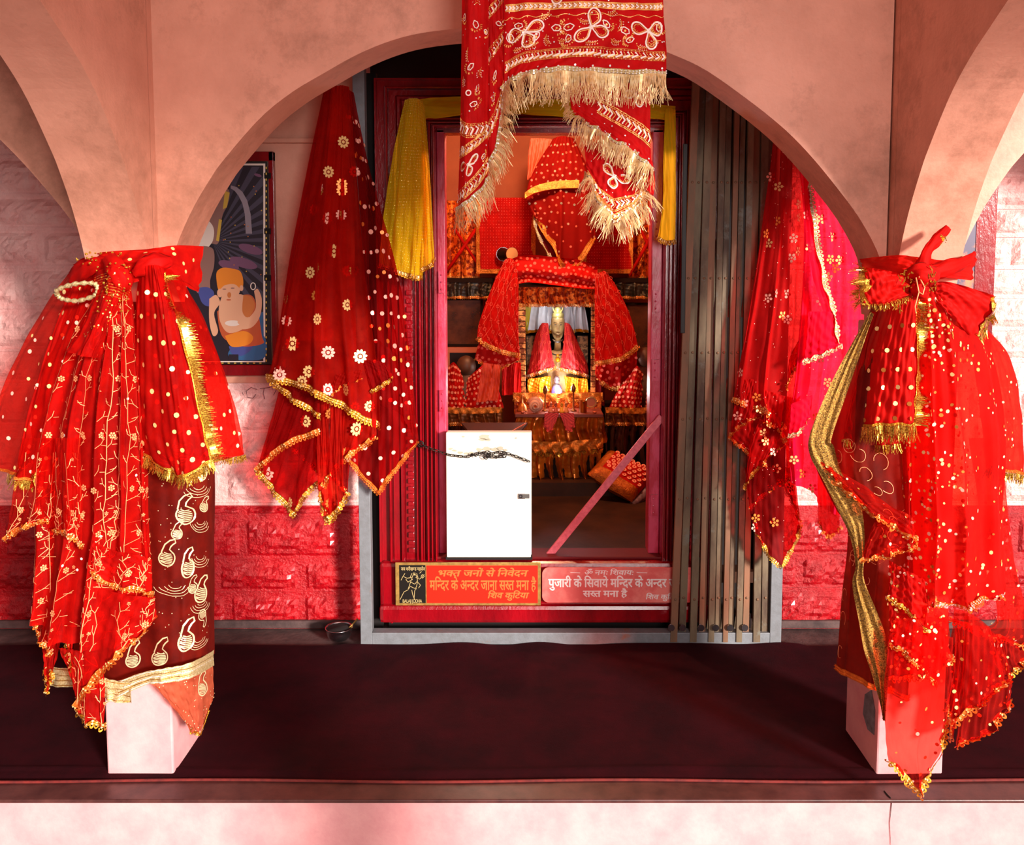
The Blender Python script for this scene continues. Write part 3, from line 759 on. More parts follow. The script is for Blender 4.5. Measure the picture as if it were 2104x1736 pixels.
# broad front panel
s3 = Sheet([[(1034, -95), (1110, -95), (1200, -95), (1290, -95), (1358, -95)],
            [(1034, 20), (1110, 14), (1200, 12), (1290, 14), (1362, 16)],
            [(1033, 120), (1100, 95), (1200, 88), (1290, 92), (1368, 100)],
            [(1033, 186), (1062, 163), (1110, 151), (1240, 148), (1366, 156)]],
           dep=[YS + .0, YS - .02, YS - .035, YS - .02, YS + .015], nu=80, nv=60, amp=.007, freq=2.2, ramp=(.4, 1))
chevband(s3, .76, .0125, step=.0165); s3.stroke([(u / 60, .40 + .01 * math.sin(u)) for u in range(61)], .0015, 2)
chevband(s3, .33, .0042, step=.012)
for u, a in ((.17, .5), (.52, -.2), (.86, .7)): petalmotif(s3, u, .52, 1.6, a)
for u, a in ((.05, 1.2), (.32, .2), (.43, 3.0), (.70, .6)): comet(s3, u, .50, a, 1.5)
for u, v, a in ((.1, .64, .2), (.36, .63, .1), (.64, .62, .3), (.94, .60, 2.6), (.25, .42, -.4), (.62, .40, -.3)): spray(s3, u, v, a, .9, 6)
for k in range(40): s3.disc(R.uniform(.02, .98), R.uniform(.38, .68), .0016, 2, 6)
for k in range(14): s3.disc((k + .5) / 14, .90 + R.uniform(-.015, .015), .0028, 3, 7, .003)
for u, v, a in ((.26, .54, 2.2), (.60, .45, 1.0), (.78, .60, 2.8), (.10, .45, .4), (.40, .58, 1.2), (.95, .45, 1.8)): comet(s3, u, v, a, 1.3)
for u, v, a in ((.45, .44, .3), (.18, .66, 0), (.50, .66, .1), (.80, .66, .2), (.30, .56, 1.2), (.68, .54, -1.)): spray(s3, u, v, a, .9, 6)
for u in (.02, .5, .9): chevband(s3, .20, .008, u, u + .08)
petalmotif(s3, .35, .22, 1.4, 1.); petalmotif(s3, .72, .20, 1.4, .2)
diamante(s3, 60, v1=.7)
s3.build('cloth_panel', top, pm)
trim(s3, E_('bottom', 120), top, GOLDPALE, .013, .0, 'beaded_braid', mat2=SILV)
fringe(s3, E_('bottom', 120), top, FR_CREAM, .078, grav=.7, dens=.0009, w=.0008)
# under layer seen below the fringe, hem falling to the right
s4 = Sheet([[(1168, 170), (1220, 170), (1280, 170), (1336, 170)], [(1172, 220), (1225, 240), (1285, 262), (1338, 280)], [(1180, 238), (1228, 268), (1290, 308), (1341, 352)]],
           dep=[YS + .03, YS + .02, YS + .02, YS + .04], nu=50, nv=30, amp=.005, freq=1.5)
chevband(s4, .45, .012, .35, .98, step=.017, vf=lambda u: .20 + .35 * u); petalmotif(s4, .8, .15, 1., .5); diamante(s4, 16)
for k in range(8): s4.disc(k / 8 + .05, .82, .0026, 3, 7, .003)
s4.build('cloth_panel', top, pm)
trim(s4, E_('bottom'), top, GOLDPALE, .011, .0, 'beaded_braid', mat2=SILV)
fringe(s4, E_('bottom'), top, FR_CREAM, .06, grav=.6)
fringe(s4, E_('left'), top, FR_CREAM, .03, edge='left', grav=.4)
s6 = Sheet([[(1290, 300), (1310, 310), (1340, 330)], [(1310, 350), (1330, 362), (1346, 370)], [(1322, 388), (1335, 395), (1342, 402)]], dep=[YS + .045, YS + .045, YS + .05], nu=12, nv=16, amp=.002)
s6.build('cloth_fold', top, [REDCOT]); fringe(s6, E_('left'), top, FR_CREAM, .045, edge='left', grav=.6)
# pointed corner
s5 = Sheet([[(1200, 300), (1235, 290), (1262, 290), (1300, 300), (1336, 330)], [(1204, 340), (1232, 370), (1262, 385), (1300, 385), (1334, 370)],
            [(1204, 352), (1228, 412), (1263, 458), (1304, 428), (1332, 396)]], dep=[YS + .06, YS + .05, YS + .045, YS + .05, YS + .06], nu=64, nv=40, amp=.002, freq=1.5, smooth=False)
chevband(s5, .72, .010, .03, .97, step=.016); petalmotif(s5, .5, .38, 1.3, 1.2); spray(s5, .3, .3, .8, .8, 5); comet(s5, .66, .35, 1., .9)
chevband(s5, .88, .004, step=.012); diamante(s5, 14)
s5.build('cloth_corner', top, pm)
trim(s5, E_('bottom'), top, GOLDPALE, .009, .0, 'beaded_braid', mat2=SILV)
fringe(s5, E_('bottom'), top, FR_CREAM, .062, grav=.45, dens=.0009, w=.0008, jit=.15)
# ================================================================== LEFT PILLAR CLOTHS
# wrapped brown brocade round the pillar
wr = thing('brocade_wrap', 'russet net brocade with gold paisleys wrapped around the left pillar, ribbon hem', 'cloth', (-1.08, 2.6, .35))
xs0 = [150, 215, 290, 345, 390, 425, 438]
dd = [2.66, 2.56, 2.52, 2.51, 2.54, 2.60, 2.72]
wb = Sheet([[(290 + (x - 290) * .6, 620) for x in xs0], [(290 + (x - 290) * .86, 760) for x in xs0], [(x, 930) for x in xs0], [(x, 1150) for x in xs0], [(150, 1400), (215, 1400), (290, 1392), (345, 1384), (390, 1370), (426, 1354), (438, 1345)]],
           dep=dd, nu=70, nv=80, amp=.006, freq=2, ramp=(.5, 1))
def paisley(sh, u, v, s_=1., rot=0., mi=1, fill=True):
    out = []
    for q in range(20):
        t = q / 19; th = -PI / 2 + 2 * PI * t * .86
        r = .017 * (1 - .18 * t); out.append((r * math.cos(th), .014 + r * 1.05 * math.sin(th)))
    tail = [(-.012, .004 - .0), (-.009, -.012), (-.001, -.022), (.008, -.026), (.011, -.020), (.006, -.015), (.003, -.010), (.002, -.004)]
    pts = out[3:] + tail
    sh.stroke(sh.local(u, v, pts, rot, s_), .0028 * s_, mi, closed=True)
    if fill:
        for q in range(7):
            y = .004 + q * .0033
            w = .012 * math.sqrt(max(0, 1 - ((y - .015) / .014) ** 2))
            sh.stroke(sh.local(u, v, [(-w, y + .001 * math.sin(q * 3)), (0, y + .0015), (w, y)], rot, s_), .0019 * s_, mi)
def scallops(sh, u, v, s_=1., n=4, mi=1):
    for k in range(n):
        r = .012 + .007 * k
        sh.stroke(sh.local(u, v, [(r * 1.5 * math.cos(t_), r * math.sin(t_)) for t_ in np.linspace(.3, PI - .3, 12)], R.uniform(-.15, .15), s_), .0016, mi)
for k, (u, v, a, s_) in enumerate([(.62, .44, .1, 1.3), (.86, .46, 0, 1.2), (.63, .60, 0, 1.3), (.87, .56, 2.9, 1.0), (.66, .72, .1, 1.3), (.9, .70, .1, 1.2), (.65, .87, .2, 1.5), (.91, .84, .2, 1.2),
                                  (.78, .78, .3, 1.3), (.78, .50, .2, 1.25), (.45, .9, .2, 1.3), (.5, .7, .2, 1.2), (.3, .9, .1, 1.2)]):
    paisley(wb, u, v + .03, s_ * 1.25, a)
for u, v, a in ((.7, .52, 1.), (.93, .62, .3), (.57, .68, .2), (.79, .88, 2.8), (.92, .94, .2), (.8, .62, .4), (.7, .8, .1)): paisley(wb, u, v, 1.0, a)
for u, v in ((.75, .42), (.74, .58), (.76, .66), (.76, .74), (.77, .84), (.75, .92), (.9, .6), (.9, .78), (.55, .8), (.55, .5)): scallops(wb, u, v, 1.1)
for _ in range(120): wb.disc(R.uniform(.4, 1), R.uniform(.35, .95), .0016, 1, 5)
wb.build('cloth_panel', wr, [BROWN_NET, THREADG])
band = Sheet([[(218, 1408, 2.50), (300, 1380, 2.475), (345, 1372, 2.47), (395, 1360, 2.50), (439, 1336, 2.66)], [(218, 1444, 2.50), (300, 1408, 2.475), (345, 1403, 2.47), (395, 1392, 2.50), (439, 1368, 2.66)]],
             nu=60, nv=6, amp=.002, freq=3)
for q in range(5): band.stroke([(a / 40, .1 + .2 * q) for a in range(41)], .0022, 1 if q % 2 else 2)
for k in range(60): band.disc(k / 60, .5, .0022, 2, 5)
band.build('gold_ribbon', wr, [GOLDPALE, GOLD, SILV])
b2 = Sheet([[(98, 1368, 2.62), (150, 1376, 2.55), (190, 1384, 2.5), (225, 1396, 2.49), (270, 1402, 2.48)], [(100, 1408, 2.62), (150, 1414, 2.55), (192, 1424, 2.5), (226, 1440, 2.49), (268, 1446, 2.48)]], nu=50, nv=6, amp=.004, freq=3)
for q in range(4): b2.stroke([(a / 40, .1 + .27 * q) for a in range(41)], .002, 1)
b2.build('gold_ribbon', wr, [GOLDPALE, GOLD])
tip = Sheet([[(300, 1392, 2.50), (360, 1384, 2.53), (400, 1372, 2.58), (437, 1360, 2.68)], [(345, 1440, 2.53), (375, 1440, 2.55), (410, 1430, 2.6), (438, 1420, 2.68)],
             [(392, 1496, 2.57), (402, 1508, 2.58), (414, 1502, 2.60), (434, 1440, 2.66)]], nu=40, nv=40, amp=.006, freq=2)
paisley(tip, .75, .3, 1.6, .2, 1); 
for _ in range(60): tip.disc(R.random(), R.random(), .0018, 1, 5)
tip.build('hem_tip', wr, [COPPER_NET, THREADG]); trim(tip, E_('bottom'), wr, GOLD, .006, .004)
# outer left dotted dupatta
dl = thing('dupatta', 'thin red dotted dupatta spreading at the far left of the left pillar, gold fringed hem', 'dupatta', tuple(P(150, 560, 2.6)), 'dotted dupattas on the left pillar')
sh = Sheet([[(150, 548), (175, 545), (205, 552), (235, 560)], [(85, 640), (125, 650), (165, 660), (215, 670)], [(30, 740), (75, 760), (125, 780), (190, 790)],
            [(-20, 860), (40, 880), (110, 900), (170, 910)], [(-45, 950), (10, 972), (48, 985), (110, 1000)]], dep=[2.66, 2.6, 2.55, 2.55], nu=50, nv=70, amp=.012, freq=2.2)
dots(sh, 6, 9, .0062, (1, 1, 2), v0=.12); sh.build('cloth_panel', dl, [RED_NET2, SEQP, SEQ])
sh2 = Sheet([[(165, 550), (200, 552), (240, 566)], [(110, 680), (150, 690), (200, 700)], [(55, 860), (110, 880), (165, 890)], [(40, 960), (70, 972), (120, 985)]], dep=[2.60, 2.56, 2.56], nu=40, nv=60, amp=.010, freq=2, ph=1)
dots(sh2, 4, 9, .0062, (1, 1, 2), v0=.1); sh2.build('cloth_panel', dl, [RED_NET, SEQ, SEQP])
trim(sh, E_('bottom'), dl, GOLDO, .010, 0); fringe(sh, [(u, v) for u, v in E_('bottom') if u > .35], dl, FR_GOLD, .03, w=.002, dens=.0025)
trim(sh2, E_('bottom'), dl, GOLDB, .012, 0); fringe(sh2, E_('bottom'), dl, FR_GOLD, .034, w=.002, dens=.002)
# vine dupatta in the middle
dv = thing('dupatta', 'scarlet net dupatta embroidered with salmon vines, knotted on the left pillar front', 'dupatta', tuple(P(235, 590, 2.5)))
def vines(sh, cols, rows, mi=1, fl=2, w=.0019, s_=.95):
    for c in range(cols):
        u = (c + .5) / cols; pts = []; v = .03
        while v < .99:
            u += R.uniform(-1, 1) * .16 / cols; v += .5 / rows
            pts.append((min(max(u, .01), .99), min(v, 1)))
        sh.stroke(pts, w, mi)
        for i in range(1, len(pts) - 1):
            a = pts[i]; sg = 1 if i % 2 else -1
            L1 = [(0, 0), (sg * .012, -.010), (sg * .018, -.026)]
            sh.stroke(sh.local(a[0], a[1], L1, R.uniform(-.3, .3), s_), w * .85, mi)
            L2 = [(sg * .012, -.010), (sg * .024, -.012)]
            sh.stroke(sh.local(a[0], a[1], L2, R.uniform(-.3, .3), s_), w * .85, mi)
            if i % 4 == 0: sh.flower(*sh.local(a[0], a[1], [(-sg * .012, .004)], 0, s_)[0], .0105 * s_, 6, fl, rot=R.random())
            elif i % 6 == 1: sh.flower(*sh.local(a[0], a[1], [(sg * .02, -.028)], 0, s_)[0], .006 * s_, 5, fl, rot=R.random())
main = Sheet([[(215, 585), (228, 582), (240, 582), (255, 584), (270, 588)], [(150, 690), (190, 690), (230, 690), (262, 690), (284, 690)], [(90, 880), (150, 880), (215, 880), (270, 885), (305, 890)],
              [(75, 1060), (140, 1060), (210, 1060), (270, 1060), (312, 1060)], [(70, 1180), (120, 1190), (185, 1190), (260, 1205), (318, 1200)],
              [(68, 1250), (95, 1310), (165, 1330), (240, 1335), (320, 1268)]], dep=[2.56, 2.485, 2.45, 2.46, 2.52], nu=100, nv=110, amp=.022, freq=4.5, ramp=(.25, 1), wob=.6)
vines(main, 9, 17); 
for _ in range(14): main.disc(R.random(), R.uniform(.3, .95), .004, 3, 8)
main.build('cloth_panel', dv, [RED_NET, THREAD, THREAD, SILV])
knotted = Sheet([[(196, 560), (222, 548), (250, 552), (278, 566)], [(190, 610), (215, 600), (245, 604), (262, 612)], [(165, 680), (190, 670), (215, 670), (235, 676)], [(135, 720), (160, 730), (185, 734), (205, 735)]],
                dep=[2.50, 2.44, 2.43, 2.48], nu=40, nv=40, amp=.006, freq=3)
for q in range(9): knotted.stroke([(a / 20, .1 + .03 * q + .05 * a / 20) for a in range(21)], .0018, 1)
for _ in range(70): knotted.disc(R.uniform(.2, .9), R.uniform(.1, .8), .0026, R.choice((1, 2)), 6)
knotted.build('gathered_knot', dv, [RED_NET, GOLDO, SEQ])
def hang(parent, rows, dep, m, tm, mats=None, pat=None, nu=40, nv=40, amp=.006, freq=2.5, edge=('bottom',), tw=.011, ts=.006, name='cloth_fold', tm2=SEQ, ph=0., smooth=True):
    sh = Sheet(rows, dep=dep, nu=nu, nv=nv, amp=amp, freq=freq, ph=ph, smooth=smooth)
    if pat: pat(sh)
    sh.build(name, parent, [m] + (mats or []))
    for e in edge: trim(sh, E_(e), parent, tm, tw, ts, edge=e, mat2=tm2)
    return sh
vp = lambda sh: vines(sh, 3, 5)
hang(dv, [[(190, 1110), (230, 1130), (280, 1140), (312, 1150)], [(188, 1175), (230, 1205), (275, 1212), (314, 1222)]], [2.43, 2.42, 2.42, 2.46], RED_NET, GOLDO, [THREAD, THREAD], vp, nv=20)
hang(dv, [[(175, 1190), (230, 1215), (280, 1225), (318, 1226)], [(165, 1290), (215, 1300), (265, 1300), (322, 1262)], [(158, 1452), (205, 1388), (262, 1330), (322, 1270)]], [2.47, 2.44, 2.43, 2.47], RED_NET, GOLDO, [THREAD, THREAD], vp, tw=.016, ts=.009)
hang(dv, [[(120, 1330), (150, 1335), (200, 1340)], [(148, 1400), (175, 1400), (215, 1390)], [(160, 1460), (178, 1486), (216, 1494)]], [2.5, 2.46, 2.47], RED_NET, GOLD, [THREAD, THREAD], vp, tw=.016, ts=.008)
hang(dv, [[(112, 900), (135, 900), (165, 900)], [(110, 1040), (140, 1044), (170, 1050)], [(113, 1092), (140, 1100), (168, 1124)]], [2.5, 2.44, 2.45], RED_NET2, GOLDO, [THREAD, THREAD], vp, amp=.004)
hang(dv, [[(45, 900), (85, 900), (120, 900)], [(22, 1040), (70, 1040), (110, 1040)], [(12, 1110), (50, 1086), (98, 1072)]], [2.58, 2.54, 2.52], RED_NET2, GOLDO, [THREAD, THREAD], vp, tw=.014)
hang(dv, [[(80, 1060), (105, 1060), (150, 1060)], [(70, 1220), (100, 1230), (150, 1240)], [(70, 1275), (82, 1315), (104, 1345)]], [2.56, 2.54, 2.52], RED_NET2, GOLDO, [THREAD, THREAD], vp)
hang(dv, [[(90, 1200), (110, 1200), (140, 1200)], [(88, 1320), (104, 1330), (120, 1340)], [(92, 1370), (98, 1425), (106, 1378)]], [2.58, 2.57, 2.56], RED_NET, GOLD, amp=.004)
hang(dv, [[(120, 1180), (140, 1180), (160, 1190)], [(128, 1270), (140, 1290), (150, 1300)], [(130, 1300), (142, 1340), (150, 1376)]], [2.50, 2.49, 2.48], RED_NET, GOLD, amp=.004, tw=.014, ts=.009)
# dotted panel on the right of the left pillar
dr = thing('dupatta', 'bright red dotted dupatta with broad gold fringe stripe, on the right of the left pillar', 'dupatta', tuple(P(340, 560, 2.5)), 'dotted dupattas on the left pillar')
sh = Sheet([[(286, 555), (302, 545), (325, 545), (345, 552), (365, 560)], [(280, 640), (310, 640), (345, 640), (385, 650), (425, 660)], [(278, 770), (320, 775), (370, 780), (420, 785), (470, 795)],
            [(282, 870), (330, 890), (385, 905), (435, 905), (490, 890)], [(284, 925), (352, 965), (372, 978), (452, 948), (502, 932)]], dep=[2.53, 2.47, 2.44, 2.48, 2.60], nu=80, nv=80, amp=.010, freq=2.3, ramp=(.5, 1))
sh.build('cloth_panel', dr, [RED_NET2])
shf = Sheet([[(284, 556), (300, 546), (318, 545), (334, 552)], [(278, 660), (308, 660), (340, 660), (370, 668)], [(278, 800), (318, 805), (360, 815), (402, 820)], [(282, 880), (325, 905), (375, 925), (424, 910)],
             [(284, 928), (350, 968), (374, 982), (438, 950)]], dep=[2.51, 2.445, 2.42, 2.44], nu=60, nv=80, amp=.007, freq=1.8, ramp=(.5, 1))
dots(shf, 4, 10, .0068, (1,), v0=.1, jit=.12); dots(shf, 4, 9, .006, (2, 3), v0=.15, jit=.3, off=-.004); shf.build('cloth_panel', dr, [RED_NET, SEQ, SEQP, SEQG])
trim(shf, E_('bottom'), dr, GOLDB, .010, 0); fringe(shf, E_('bottom'), dr, FR_GOLD, .030, w=.0016, dens=.0018, grav=.6)
trim(shf, E_('right', 60)[2:], dr, GOLDB, .006, 0, edge='right'); fringe(shf, E_('right', 60)[3:], dr, FR_GOLD, .036, edge='right', w=.0009, dens=.0016, grav=.12, name='fringe_stripe', jit=.12)
shw = Sheet([[(350, 560), (370, 570), (388, 600)], [(390, 680), (420, 700), (450, 730)], [(430, 840), (460, 850), (492, 860)], [(440, 930), (470, 940), (504, 932)]], dep=[2.5, 2.53, 2.6], nu=30, nv=50, amp=.008, freq=1.3)
dots(shw, 3, 7, .006, (1, 2)); shw.build('cloth_wing', dr, [RED_NET2, SEQP, SEQ]); fringe(shw, E_('bottom'), dr, FR_GOLD, .022, w=.0018, dens=.002)
# tie band, knots
tb = thing('tie_scarf', 'knotted red gauze scarf tied around the top of the left pillar', 'scarf', tuple(P(280, 540, 2.52)))
def twist(parent, pts, rads, m, name='scarf_band', flat=.6, folds=7, seed=0, rk=1.):
    """soft folded band following (px,py,Y) points"""
    p = crom(PA([(a, b_, c) for a, b_, c in pts]), np.linspace(0, 1, 60)); r = crom(np.array([[x] for x in rads]), np.linspace(0, 1, 60))[:, 0]
    b = MB(); n = 20
    for i in range(60):
        t = Vector(p[min(i + 1, 59)] - p[max(i - 1, 0)]).normalized(); a = Vector((0, -1, 0)); a = (a - t * a.dot(t)).normalized(); c = t.cross(a)
        for k in range(n):
            th = 2 * PI * k / n; rr = r[i] * (1 + .16 * math.sin(folds * th + i * .12 + seed) + .08 * math.sin(3 * th + i * .3))
            b.v.append(tuple(Vector(p[i]) + a * math.cos(th) * rr * flat + c * math.sin(th) * rr))
    for i in range(59):
        for k in range(n):
            k2 = (k + 1) % n; b.f.append((i * n + k, i * n + k2, (i + 1) * n + k2, (i + 1) * n + k)); b.m.append(0)
    b.f.append(tuple(range(n))); b.m.append(0); b.f.append(tuple(range(59 * n, 60 * n))); b.m.append(0)
    return b.build(name, m, parent, smooth=True)
bandL = Sheet([[(150, 545, 2.66), (180, 525, 2.58), (230, 516, 2.52), (300, 512, 2.50), (360, 504, 2.54), (416, 506, 2.66)], [(142, 575, 2.66), (185, 560, 2.57), (240, 556, 2.50), (300, 545, 2.48), (360, 552, 2.52), (412, 570, 2.66)],
               [(128, 610, 2.66), (180, 600, 2.57), (240, 590, 2.50), (300, 575, 2.49), (360, 580, 2.54), (404, 600, 2.66)]], nu=80, nv=30, amp=.008, freq=.0, wr=.004)
bandL.G[..., 1] += (.008 * np.sin(np.linspace(0, 5 * PI, 31)))[:, None]
for _ in range(12): bandL.disc(R.uniform(.5, 1), R.uniform(.1, .9), .006, 1, 8)
bandL.build('scarf_band', tb, [RED_SAT, SEQ])
twist(tb, [(276, 562, 2.47), (300, 548, 2.46), (325, 540, 2.47), (352, 536, 2.5)], [.012, .026, .026, .012], KNOTRED, 'knot')
twist(tb, [(222, 530, 2.48), (236, 552, 2.45), (246, 578, 2.44), (240, 590, 2.45)], [.018, .030, .030, .016], RED_SAT, 'knot', seed=2)
twist(tb, [(150, 575, 2.60), (172, 555, 2.55), (195, 545, 2.52), (222, 545, 2.5)], [.022, .026, .020, .014], RED_SAT, 'scarf_loop', seed=1)
b = MB(); pp = [P(118, 606, 2.52), P(118, 596, 2.50), P(150, 584, 2.48), P(190, 582, 2.47), P(200, 590, 2.47), P(196, 606, 2.48), P(160, 618, 2.50), P(128, 614, 2.52)]
loop = crom(np.array([tuple(x) for x in pp + [pp[0]]]), np.linspace(0, 1, 60))[:-1]
b.tube([Vector(x) for x in loop], [.006 + .0025 * math.sin(i * 2.1) for i in range(59)], 8, closed=True); b.build('silver_gold_loop', GOLDPALE, tb, smooth=True)
b = MB()
for _ in range(60):
    p = P(R.uniform(196, 268), R.uniform(540, 640), 2.43); b.ball(p, R.uniform(.0018, .0036), 6, 4)
for _ in range(22):
    p = P(R.uniform(150, 250), R.uniform(518, 545), 2.50); b.ball(p, R.uniform(.002, .0045), 6, 4)
b.build('tinsel_knot_trim', GOLDB, tb, kind='stuff')
# ================================================================== RIGHT PILLAR CLOTHS
YR = 2.5
# russet net with antique gold ribbon
rb = thing('dupatta', 'dark russet net dupatta with wide antique gold net ribbon, left side of the right pillar', 'dupatta', tuple(P(1790, 620, YR)))
sh = Sheet([[(1796, 620), (1820, 620), (1850, 620)], [(1740, 740), (1790, 740), (1850, 740)], [(1690, 860), (1770, 870), (1860, 880)], [(1668, 935), (1760, 960), (1868, 980)],
            [(1712, 1040), (1790, 1050), (1876, 1060)], [(1738, 1090), (1800, 1100), (1878, 1110)], [(1726, 1230), (1790, 1240), (1880, 1250)], [(1714, 1375), (1780, 1410), (1868, 1440)]],
           dep=[2.62, 2.50, 2.50], nu=60, nv=110, amp=.008, freq=2.5)
def swirl(sh, n):
    for _ in range(n):
        u, v = R.uniform(.05, .95), R.uniform(.3, .97); a = R.uniform(0, 6)
        sh.stroke(sh.local(u, v, [(.012 * math.cos(t_) * (1 + t_ * .1), .012 * math.sin(t_) * (1 + t_ * .1)) for t_ in np.linspace(0, 4.5, 12)], a, R.uniform(.8, 1.6)), .0014, 1)
swirl(sh, 40); sh.build('cloth_panel', rb, [BROWN_NET, THREAD])
trim(sh, E_('bottom'), rb, GOLDO, .02, 0)
rib = Sheet([[(1788, 640), (1796, 645)], [(1742, 720), (1764, 735)], [(1700, 800), (1735, 820)], [(1664, 890), (1708, 900)], [(1664, 935), (1712, 918)], [(1690, 985), (1728, 970)], [(1722, 1050), (1765, 1030)],
             [(1745, 1100), (1775, 1090)], [(1756, 1160), (1775, 1150)], [(1750, 1200), (1776, 1195)], [(1762, 1270), (1800, 1255)], [(1772, 1330), (1820, 1310)], [(1788, 1380), (1824, 1370)], [(1802, 1430), (1822, 1430)], [(1813, 1478), (1818, 1482)]],
            dep=[2.475, 2.455], nu=12, nv=160, amp=.004, freq=1)
for k in range(70):
    for q in range(4): rib.disc((q + .5 + (.5 if k % 2 else 0)) / 4.4, (k + .5) / 70, .0019, 1, 4, .001)
rib.build('gold_net_ribbon', rb, [GOLDNET, mat('ribbon hole', (60, 30, 10), .8)])
# sequinned main dupatta
rs = thing('dupatta', 'large scarlet net dupatta covered in sequins, hanging down the front of the right pillar', 'dupatta', tuple(P(1900, 600, YR)))
def seqs(sh, n, r=.0062, u0=0.02, u1=.98, v0=.05, v1=.98, offs=(.0022, -.005)):
    for _ in range(n):
        sh.disc(R.uniform(u0, u1), R.uniform(v0, v1), r * R.uniform(.5, 1.05), R.choice((1, 1, 2, 2, 3, 4)), 7, R.choice(offs), R.uniform(.7, 1), R.random() * 3)
sm = [RED_NET, SEQ, SEQP, SEQO, SEQG]; sm2 = [RED_NET2, SEQ, SEQP, SEQO, SEQG]
sh = Sheet([[(1868, 600), (1890, 598), (1910, 598), (1935, 602), (1960, 610)], [(1850, 700), (1890, 700), (1930, 700), (1975, 700), (2030, 700)], [(1850, 880), (1895, 880), (1945, 880), (2000, 880), (2070, 880)],
            [(1850, 1060), (1900, 1060), (1950, 1060), (2010, 1060), (2065, 1060)], [(1850, 1180), (1890, 1200), (1945, 1215), (2005, 1225), (2070, 1200)], [(1830, 1210), (1880, 1235), (1940, 1246), (2020, 1242), (2058, 1215)]],
           dep=[2.50, 2.44, 2.42, 2.46, 2.56], nu=90, nv=100, amp=.020, freq=3.5, ramp=(.2, 1))
seqs(sh, 950); sh.build('cloth_panel', rs, sm)
hangR = lambda rows, dep, m=RED_NET2, tm=GOLDO, n=30, **k: hang(rs, rows, dep, m, tm, [SEQ, SEQP, SEQO, SEQG], lambda s_: seqs(s_, int(n * 1.8)), **k)
trim(sh, [(u, v) for u, v in E_('bottom') if u > .45], rs, GOLDO, .014, .008, mat2=SILV)
# wide wing on the right
sh = Sheet([[(1930, 600), (1960, 610), (1990, 640)], [(1990, 720), (2030, 720), (2075, 730)], [(2010, 850), (2060, 850), (2104, 850)], [(2020, 960), (2065, 970), (2110, 976)]], dep=[2.52, 2.55, 2.64], nu=40, nv=60, amp=.010, freq=1.6)
seqs(sh, 80, .005); sh.build('cloth_wing', rs, sm); fringe(sh, E_('bottom'), rs, FR_GOLD, .03, w=.002, dens=.002)
trim(sh, E_('bottom'), rs, GOLDO, .010, 0)
hangR([[(1990, 900), (2020, 900), (2060, 900)], [(2020, 1120), (2050, 1120), (2080, 1120)], [(2040, 1280), (2070, 1290), (2120, 1300)], [(1900, 1250), (2010, 1300), (2110, 1330)]], [2.52, 2.54, 2.6], n=40, nv=70, tw=.014, ts=.009)
# cascade
hangR([[(1780, 1000), (1830, 1040), (1880, 1060)], [(1690, 950), (1780, 1030), (1880, 1085)], [(1694, 962), (1785, 1052), (1884, 1112)]], [2.47, 2.43, 2.42], n=14, nv=24, tw=.016, ts=.010)
hangR([[(1800, 1060), (1840, 1070), (1882, 1090)], [(1776, 1120), (1820, 1118), (1882, 1112)], [(1766, 1152), (1822, 1144), (1884, 1124)]], [2.45, 2.43, 2.42], n=14, nv=24, tw=.012, ts=.006)
hangR([[(1826, 1150), (1860, 1170), (1900, 1190)], [(1824, 1200), (1870, 1220), (1910, 1250)], [(1820, 1228), (1868, 1260), (1905, 1302)]], [2.45, 2.42, 2.42], m=RED_NET, n=30, nv=24, tw=.012, ts=.006, tm=GOLD)
hangR([[(1826, 1230), (1880, 1240), (1950, 1250)], [(1826, 1300), (1880, 1310), (1950, 1320)], [(1826, 1395), (1890, 1392), (1960, 1352)]], [2.45, 2.43, 2.46], m=RED_NET, n=70, nv=30, tw=.014, ts=.007)
hangR([[(1830, 1270), (1880, 1270), (1950, 1270)], [(1828, 1320), (1880, 1330), (1950, 1330)], [(1832, 1330), (1860, 1345), (1925, 1412)]], [2.43, 2.41, 2.44], m=RED_NET2, n=36, nv=30, tw=.012, ts=.006)
# long sheer tail to the ledge point
hangR([[(1826, 1300), (1870, 1300), (1920, 1300), (1960, 1310)], [(1815, 1420), (1865, 1420), (1920, 1420), (1955, 1420)], [(1818, 1520), (1858, 1540), (1900, 1540), (1945, 1500)], [(1822, 1560), (1886, 1628), (1900, 1620), (1952, 1480)]], [2.43, 2.42, 2.42, 2.44], n=26, nv=60, tw=.015, ts=.009, tm=GOLD)
# right tail loops
hangR([[(1960, 1250), (1995, 1260), (2035, 1290)], [(1950, 1330), (2000, 1350), (2060, 1370)], [(1940, 1390), (2005, 1440), (2068, 1400)], [(1955, 1488), (2010, 1450), (2076, 1392)]], [2.47, 2.45, 2.5], n=22, nv=50, tw=.014, ts=.010)
hangR([[(1980, 1260), (2030, 1290), (2060, 1320)], [(1975, 1400), (2030, 1400), (2080, 1390)], [(1962, 1520), (2020, 1500), (2080, 1420)], [(1962, 1532), (2040, 1500), (2078, 1440)]], [2.50, 2.50, 2.52], n=16, nv=50, tw=.014, ts=.009, tm=GOLDO)
hangR([[(2040, 1300), (2070, 1310), (2110, 1330)], [(2040, 1360), (2080, 1360), (2120, 1340)], [(2072, 1392), (2096, 1372), (2130, 1350)]], [2.56, 2.56, 2.6], n=6, nv=30, tw=.014, ts=.008, tm=GOLD)
hangR([[(1962, 1290), (1970, 1290), (1978, 1290)], [(1958, 1380), (1968, 1385), (1980, 1380)], [(1944, 1440), (1950, 1480), (1956, 1520)]], [2.46, 2.46, 2.46], n=0, nv=40, tw=.009, ts=.008)
